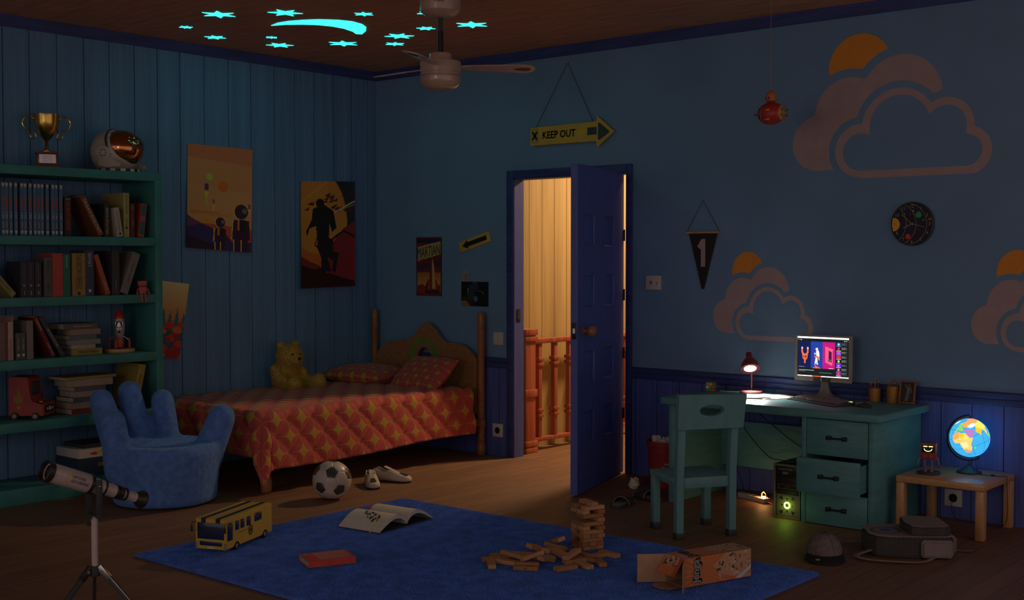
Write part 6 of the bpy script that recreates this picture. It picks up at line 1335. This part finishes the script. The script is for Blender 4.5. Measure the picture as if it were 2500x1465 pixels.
for i,(x,y,l,a,lb) in enumerate(PL):
    tl=(0,.16,.28)[l]*(1 if i%2 else -1);block(T(x,y,RZ0+l*.023+abs(tl)*.05*(l>0))@RZ(math.radians(a))@RY(tl)@RX((.0,.16,.3)[l]*(-1)**(i//2)),i%4,'loose wooden block in the pile, '+lb,'loose wooden blocks on the rug',mark=i in(4,7))
# game carton
def carton():
    a=math.radians(72.7);M=T(4.3275,-2.2905,RZ0+.004)@RZ(a);t=thing('game_carton','orange block game carton with open flaps lying on the blue rug','carton',None,M=M)
    # local x along the length away from the open end, y from the right face (0) is at -w/2 .. w/2
    L,W_,H_=.386,.127,.126;th=.0016;OR=mat('carton_orange',(.62,.17,.06),.45,var=.1,coat=.2)
    mb=MB();
    for a_,b_ in(((0,-W_/2,0),(L,-W_/2+th,H_)),((0,W_/2-th,0),(L,W_/2,H_)),((0,-W_/2,H_-th),(L,W_/2,H_)),((0,-W_/2,0),(L,W_/2,th)),((L-th,-W_/2,0),(L,W_/2,H_))): mb.box(a_,b_,OR)
    mb.build('box',t)
    mb=MB()
    for a_,b_ in(((0,-W_/2+th,th),(L-th,-W_/2+th*1.6,H_-th)),((0,W_/2-th*1.6,th),(L-th,W_/2-th,H_-th)),((0,-W_/2+th,H_-th*1.6),(L-th,W_/2-th,H_-th)),((0,-W_/2+th,th),(L-th,W_/2-th,th*1.6))): mb.box(a_,b_,KRAFT)
    mb.build('lining',t)
    rs=np.random.RandomState(4)
    def art(nx,ny,tower=True):
        p=Paint(nx,ny,(.62,.17,.06));ang=np.arctan2(p.Y-.4,(p.X-.3)*p.asp);p.mask((np.sin(ang*26)>.3),(.70,.25,.08))
        p.poly([(.62,1),(1,1),(1,.0),(.86,0),(.52,.3),(.42,.62)],(.58,.33,.18))
        for i in range(34):
            x,y=.50+.48*rs.rand(),.12+.82*rs.rand();an=rs.rand()*PI;l=.05+.03*rs.rand();wq=.035;c_,s_=math.cos(an),math.sin(an);c=[(.66,.42,.25),(.50,.27,.15),(.30,.14,.08),(.72,.50,.33),(.10,.05,.04)][i%5]
            p.poly([(x+(a*c_-b*s_)/p.asp*1.2,y+(a*s_+b*c_)*1.2) for a,b in((-l,-wq),(l,-wq),(l,wq),(-l,wq))],c)
        return p
    p=art(150,50);p.poly([(.75,0),(.84,0),(1,.30),(1,.42)],(.66,.60,.60))
    link('printed_side',sheet(p,flat_fn(FR((L/2,-W_/2-.0006,H_/2),(1,0,0),(0,0,1)),L-.002,H_-.002),PRG),t)
    p=art(150,50);link('printed_top',sheet(p,flat_fn(FR((L/2,0,H_+.0006),(1,0,0),(0,1,0)),L-.002,W_-.002),PRG),t)
    def logo(K):
        # letters run from the lower edge to the upper edge of the face
        for dx,dz,m,sc,z in((.007,-.006,SIGNG,1.0,.0004),(0,0,INK,1.0,.0009),(0,0,WHT,1.0,.0015)):
            mb=MB(K@T(dx,dz,0));mb.text('Jenga',.104*sc,.050*sc,m,z=z)
            if m is WHT:
                for ox,oy in((.0013,0),(-.0013,0),(0,.0013),(0,-.0013)): mb.text('Jenga',.104,.050,m,T(ox,oy,0),z=z)
            if m is not WHT:
                for k in range(8): mb.text('Jenga',.104,.050,m,T(.0036*math.cos(k*PI/4),.0036*math.sin(k*PI/4),0),z=z)
            mb.build('logo_lettering',t)
        mb=MB(K@T(.0,.040,0));mb.text('CLASSIC',.034,.007,CREAM);mb.build('logo_lettering',t)
    logo(FR((.066,-W_/2-.0010,H_/2),(0,0,1),(-1,0,0)));logo(FR((.066,0,H_+.0010),(0,1,0),(-1,0,0)))
    # flaps at the open end: right one stands straight ahead edge on, left one swung wide, top one hanging, bottom one on the rug
    mb=MB(T(0,-W_/2,0)@RZ(math.radians(-.0)));mb.prism([(0,0),(-.115,.0),(-.115,.0),(-.115,.0)],.1,KRAFT) if False else mb.box((-.006,-.0,-.002),(0,.0016,H_),KRAFT);mb.M=T(0,-W_/2,0)@RZ(math.radians(46));mb.box((-.118,-.0,.0),(0,.0016,H_-.002),KRAFT);mb.build('flap',t)
    mb=MB(T(0,W_/2,0)@RZ(math.radians(-28)));mb.box((-.128,-.0008,0),(0,.0008,H_-.002),KRAFT);mb.build('flap',t)
    mb=MB(T(0,0,H_)@RY(math.radians(-52)));mb.box((-.092,-W_/2+.004,-.0016),(0,W_/2-.004,0),OR);f=mb.build('flap',t)
    p=art(40,50);p.rect(0,0,1,.18,(.50,.12,.05));link('printed_flap',sheet(p,flat_fn(T(0,0,H_)@RY(math.radians(-52))@T(-.046,0,.0006),.090,W_-.010),PRG),t)
    mb=MB(T(0,0,0)@RY(math.radians(2)));mb.prism([(0,-W_/2+.003),(0,W_/2-.003),(-.075,W_/2-.003),(-.105,W_/2-.035),(-.105,-W_/2+.035),(-.075,-W_/2+.003)],.0016,KRAFT);mb.build('flap',t)
carton()
# baseball cap
def bcap():
    M=T(4.545,-1.305,0)@RZ(math.radians(-62));t=thing('baseball_cap','grey baseball cap with black brim on the floor right of the rug','cap',None,M=M);CG=mat('cap_grey',(.19,.155,.145),.9,var=.2,scale=60,bump=.5,bscale=160)
    n=32;vs=[];rings=12
    for j in range(rings+1):
        f=PI/2*j/rings
        for i in range(n): a=2*PI*i/n;vs.append((.098*math.cos(a)*math.cos(f)**.85,.086*math.sin(a)*math.cos(f)**.85,.018+.100*math.sin(f)**.95))
    mb=MB();mb.add(vs,[(j*n+i,j*n+(i+1)%n,(j+1)*n+(i+1)%n,(j+1)*n+i) for j in range(rings) for i in range(n)],CG);mb.build('crown',t,sharp=2)
    for i in range(6): a=i*PI/3+PI/6;mb=MB();mb.tube([(.0985*math.cos(a)*math.cos(f)**.85,.0865*math.sin(a)*math.cos(f)**.85,.0185+.100*math.sin(f)**.95) for f in [PI/2*k/10 for k in range(11)]],.0010,DGR,5);mb.build('seam',t)
    mb=MB();mb.lathe([(.009,0),(.007,.004),(.0001,.005)],BLK,T(0,0,.117),seg=14);mb.build('button',t)
    mb=MB();vs=[];m_=16
    for k,(r0,z0) in enumerate(((1.0,.022),(1.0,.016))):
        for i in range(m_+1):
            a=-PI/2+PI*i/m_;vs.append((.097*math.cos(a),.088*math.sin(a),z0+.003));vs.append((.090+.092*math.cos(a)**.7 if math.cos(a)>1e-3 else .0,.094*math.sin(a),z0-.012*math.cos(a) -.004*0))
    b_=(m_+1)*2;fs=[]
    for i in range(m_): fs+=[(2*i,2*i+1,2*i+3,2*i+2),(b_+2*i,b_+2*i+2,b_+2*i+3,b_+2*i+1),(2*i+1,b_+2*i+1,b_+2*i+3,2*i+3)]
    mb.add(vs,fs,BLK);mb.build('brim',t,sharp=.9)
    mb=MB();mb.lathe([(.094,.004),(.099,.004),(.099,.020),(.096,.022)],BLK,SC(1,.88,1),seg=40);mb.build('band',t)
    mb=MB(FR((.150,-.034,.020),(.5,.85,0),(-.85,.5,.12)));
    mb.shape([ell(0,0,.011,.011),ell(0,0,.0095,.0095)],.0006,CREAM)
    for i in range(6): mb.M=FR((.150,-.034,.020),(.5,.85,0),(-.85,.5,.12))@RZ(i*PI/3);mb.cb((.004,0,.0004),(.007,.0016,.0006),CREAM)
    mb.build('brim_emblem',t)
    mb=MB(FR((.073,-.042,.075),(.55,.83,0),(-.55,.36,.75)));mb.text('NX',.030,.026,mat('cap_thread',(.30,.26,.25),.8));mb.build('embroidery',t)
bcap()
# backpack
def backpack():
    a=math.radians(37);M=T(4.800,-.945,0)@RZ(a);t=thing('backpack','grey and black backpack lying flat in front of the oak side table','backpack',None,M=M);LG=mat('pack_grey',(.25,.20,.19),.9,bump=.4,bscale=120);DK=mat('pack_dark',(.060,.058,.056),.9,bump=.4,bscale=120)
    body=[(-.200,-.065),(-.17,-.125),(-.10,-.150),(.02,-.152),(.17,-.140),(.20,-.12),(.20,.12),(.17,.14),(.02,.152),(-.10,.15),(-.17,.125),(-.200,.065)]
    mb=MB();mb.prism(body,.100,DK,T(0,0,.004),bev=.010);mb.build('body',t)
    mb=MB();mb.prism([(x*.96,y*.96) for x,y in body],.004,LG,T(0,0,.103),bev=.001);mb.build('front_panel',t)
    mb=MB();mb.prism([(.0,-.118),(.05,-.135),(.16,-.125),(.19,-.10),(.19,.10),(.16,.125),(.05,.135),(.0,.118),(-.015,.0)],.045,DK,T(0,0,.106),bev=.006);mb.prism([(.004,-.112),(.05,-.129),(.157,-.119),(.184,-.096),(.184,.096),(.157,.119),(.05,.129),(.004,.112),(-.01,.0)],.003,LG,T(0,0,.150));mb.build('front_pocket',t)
    mb=MB(T(-.098,-.006,.1078));mb.shape([ell(0,0,.072,.072,48),ell(0,0,.062,.062,48)],.0008,mat('pack_blue',(.03,.10,.26),.7));mb.build('ring_mark',t);mb=MB(T(-.098,-.006,.1078));mb.shape([ell(0,0,.030,.030)],.0008,mat('pack_blue2',(.03,.10,.26),.7));mb.build('dot_mark',t)
    mb=MB(FR((.207,.0,.052),(0,1,0),(0,0,1)));mb.prism([(-.075,-.045),(.075,-.045),(.085,-.03),(.085,.03),(.075,.045),(-.075,.045),(-.085,.03),(-.085,-.03)],.032,LG,T(0,0,-.012),bev=.010);mb.build('side_pocket',t)
    mb=MB(FR((.110,-.150,.052),(1,0,.0),(0,0,1)));mb.prism([(-.065,-.042),(.065,-.042),(.075,-.03),(.075,.03),(.065,.042),(-.065,.042),(-.075,.03),(-.075,-.03)],.034,LG,T(0,0,-.006),bev=.010);mb.build('side_pocket',t)
    zc=[(x*.985,y*.985) for x,y in body]
    for i in range(46):
        u=i/45*7.0;k=int(min(u,6.999));f=u-k;seq=[0,1,2,3,4,5,6,7];A=zc[seq[k]];B_=zc[seq[k+1]];x,y=A[0]+(B_[0]-A[0])*f,A[1]+(B_[1]-A[1])*f;mb=MB();mb.cb((x,y,.1075),(.003,.003,.002),CREAM);mb.build('stitch',t)
    for pts,w_ in(([(.10,-.150,.010),(.02,-.235,.006),(-.12,-.255,.012),(-.235,-.215,.012),(-.27,-.15,.014),(-.19,-.10,.03)],.014),([(-.19,.08,.03),(-.27,.10,.02),(-.33,.15,.008),(-.30,.20,.006),(-.2,.17,.01)],.011),([(.20,.03,.02),(.27,.00,.008),(.335,.01,.008)],.007)):
        P=[Vector(q) for q in pts];sm=[]
        for i in range(len(P)-1):
            p0,p1,p2,p3=P[max(i-1,0)],P[i],P[i+1],P[min(i+2,len(P)-1)]
            for k in range(6): u=k/6;sm.append(.5*((2*p1)+(-p0+p2)*u+(2*p0-5*p1+4*p2-p3)*u*u+(-p0+3*p1-3*p2+p3)*u**3))
        sm.append(P[-1]);mb=MB();mb.tube(sm,w_,LG,8,flat=.3)
        mb.build('strap',t)
backpack()
# telescope
def telescope():
    t=thing('telescope','white toy telescope on a small tripod in the left foreground','telescope',(3.0,-4.30,0));TW=mat('telescope_white',(.50,.42,.42),.35,coat=.3);TB=mat('telescope_black',(.020,.018,.016),.4)
    A=Vector((3.0,-4.483,.662));B=Vector((3.0,-4.070,.492));d=(B-A);L=d.length;q=d.to_track_quat('Z','Y').to_matrix().to_4x4();q.translation=A
    mb=MB(q);mb.lathe([(.0372,.006),(.0372,.175),(.0335,.190),(.0001,.190)],TW,seg=44);mb.build('main_tube',t,True)
    mb=MB(q);mb.lathe([(.0385,.012),(.0415,.010),(.0415,-.012),(.037,-.014),(.035,-.010),(.034,.010)],TB,seg=44);mb.build('lens_hood',t,True)
    LN=mat('lens_glass',(.012,.012,.03),.03,coat=1,var=0);mb=MB(q);mb.lathe([(.035,.010),(.028,.006),(.018,.003),(.008,.0015),(.0001,.001)],LN,seg=44);mb.build('lens',t,True)
    mb=MB(q);mb.lathe([(.0001,.190),(.029,.190),(.0295,.240),(.0001,.241)],TW,seg=40);mb.build('mid_tube',t,True)
    mb=MB(q);mb.lathe([(.0001,.240),(.0255,.240),(.0255,.300),(.0001,.301)],TW,seg=36);mb.build('mid_tube',t,True)
    mb=MB(q);mb.lathe([(.0001,.30),(.020,.30),(.0195,.405),(.0001,.406)],TW,seg=36);mb.build('eye_tube',t,True)
    for z,r,w_ in((.180,.0385,.014),(.244,.031,.008),(.300,.0275,.006),(.320,.0265,.022),(.346,.0255,.006)): mb=MB(q);mb.lathe([(r-.004,z-w_/2-.001),(r,z-w_/2),(r,z+w_/2),(r-.004,z+w_/2+.001)],TB,seg=36,closed=True);mb.build('tube_ring',t,True)
    mb=MB(q);mb.lathe([(.0195,.396),(.022,.40),(.034,.420),(.036,.432),(.034,.436),(.018,.434),(.0001,.432)],TB,seg=36);mb.build('eyepiece',t,True)
    rd=(YAW-PI/2);vd=Vector((-math.sin(YAW),math.cos(YAW),0));rt=Vector((math.cos(YAW),math.sin(YAW),0))
    K=FR(tuple(A+d*(.095/L)-rt*0+Vector((.0378,0,0))),tuple(d/L),tuple(Vector((1,0,0)).cross(d/L)))
    mb=MB(K);mb.text('NATIONAL',.060,.011,TB,T(.020,.008,0));mb.build('lettering',t,True);mb=MB(K);mb.text('GEOGRAPHIC',.078,.012,TB,T(.028,-.008,0));mb.build('lettering',t,True)
    mb=MB(K);mb.shape([sq(-.0315,-.016,-.0155,.014),sq(-.0285,-.0125,-.0185,.0105)],.0006,YELI);mb.build('frame_mark',t,True)
    # fork
    P0=A+d*(.205/L);C=Vector((P0.x,P0.y,.490))
    for s_ in(-1,1):
        mb=MB(T(P0.x,P0.y,0)@RZ(math.radians(0)));mb.box((s_*.036-.003,-.013,.470),(s_*.036+.003,.013,P0.z+.024),DGR,bev=.001);mb.build('fork_arm',t,True);mb=MB();mb.ball((P0.x+s_*.0405,P0.y,P0.z),.005,STEEL,seg=12,rings=8);mb.build('bolt',t,True)
    mb=MB(T(P0.x,P0.y,0));mb.box((-.039,-.013,.466),(.039,.013,.472),DGR,bev=.001);mb.build('fork_base',t,True)
    mb=MB(T(P0.x,P0.y,0));mb.cyl((0,0,.452),(0,0,.467),.010,STEEL);mb.build('neck',t,True)
    mb=MB(T(P0.x,P0.y,0));mb.cyl((0,0,.27),(0,0,.455),.0125,TW,seg=24);mb.build('column',t,True)
    mb=MB(T(P0.x,P0.y,0));mb.cyl((-.010,-.012,.435),(-.022,-.020,.435),.006,TB);mb.build('locking_knob',t,True)
    mb=MB(T(P0.x,P0.y,0));mb.lathe([(.0001,.235),(.017,.235),(.019,.24),(.019,.268),(.014,.275),(.0001,.275)],DGR,seg=24);mb.build('hub',t,True)
    for a in(-10,110,230):
        an=math.radians(a)+YAW-.0;u=Vector((math.cos(an),math.sin(an),0));p0=Vector((P0.x,P0.y,.268))+u*.020;p1=Vector((P0.x,P0.y,.0))+u*.275
        dd=(p1-p0);z=dd.normalized();K=FR(tuple(p0),tuple(u.cross(Vector((0,0,1)))),tuple(z))
        mb=MB(K);mb.box((-.007,-.005,-.013),(.007,.055,.013),STEEL if a==-10 else TB,bev=.001);mb.box((-.006,.05,-.010),(.006,dd.length-.006,.010),DGR,bev=.001);lg=mb.build('tripod_leg',t,True)
        mb=MB();mb.ball(tuple(p1+Vector((0,0,.008))),.008,TB,seg=12,rings=8);mb.build('rubber_foot',lg,True)
        mb=MB(K);mb.cyl((-.009,.018,0),(.009,.018,0),.006,STEEL);mb.build('pivot_bolt',lg,True)
telescope()
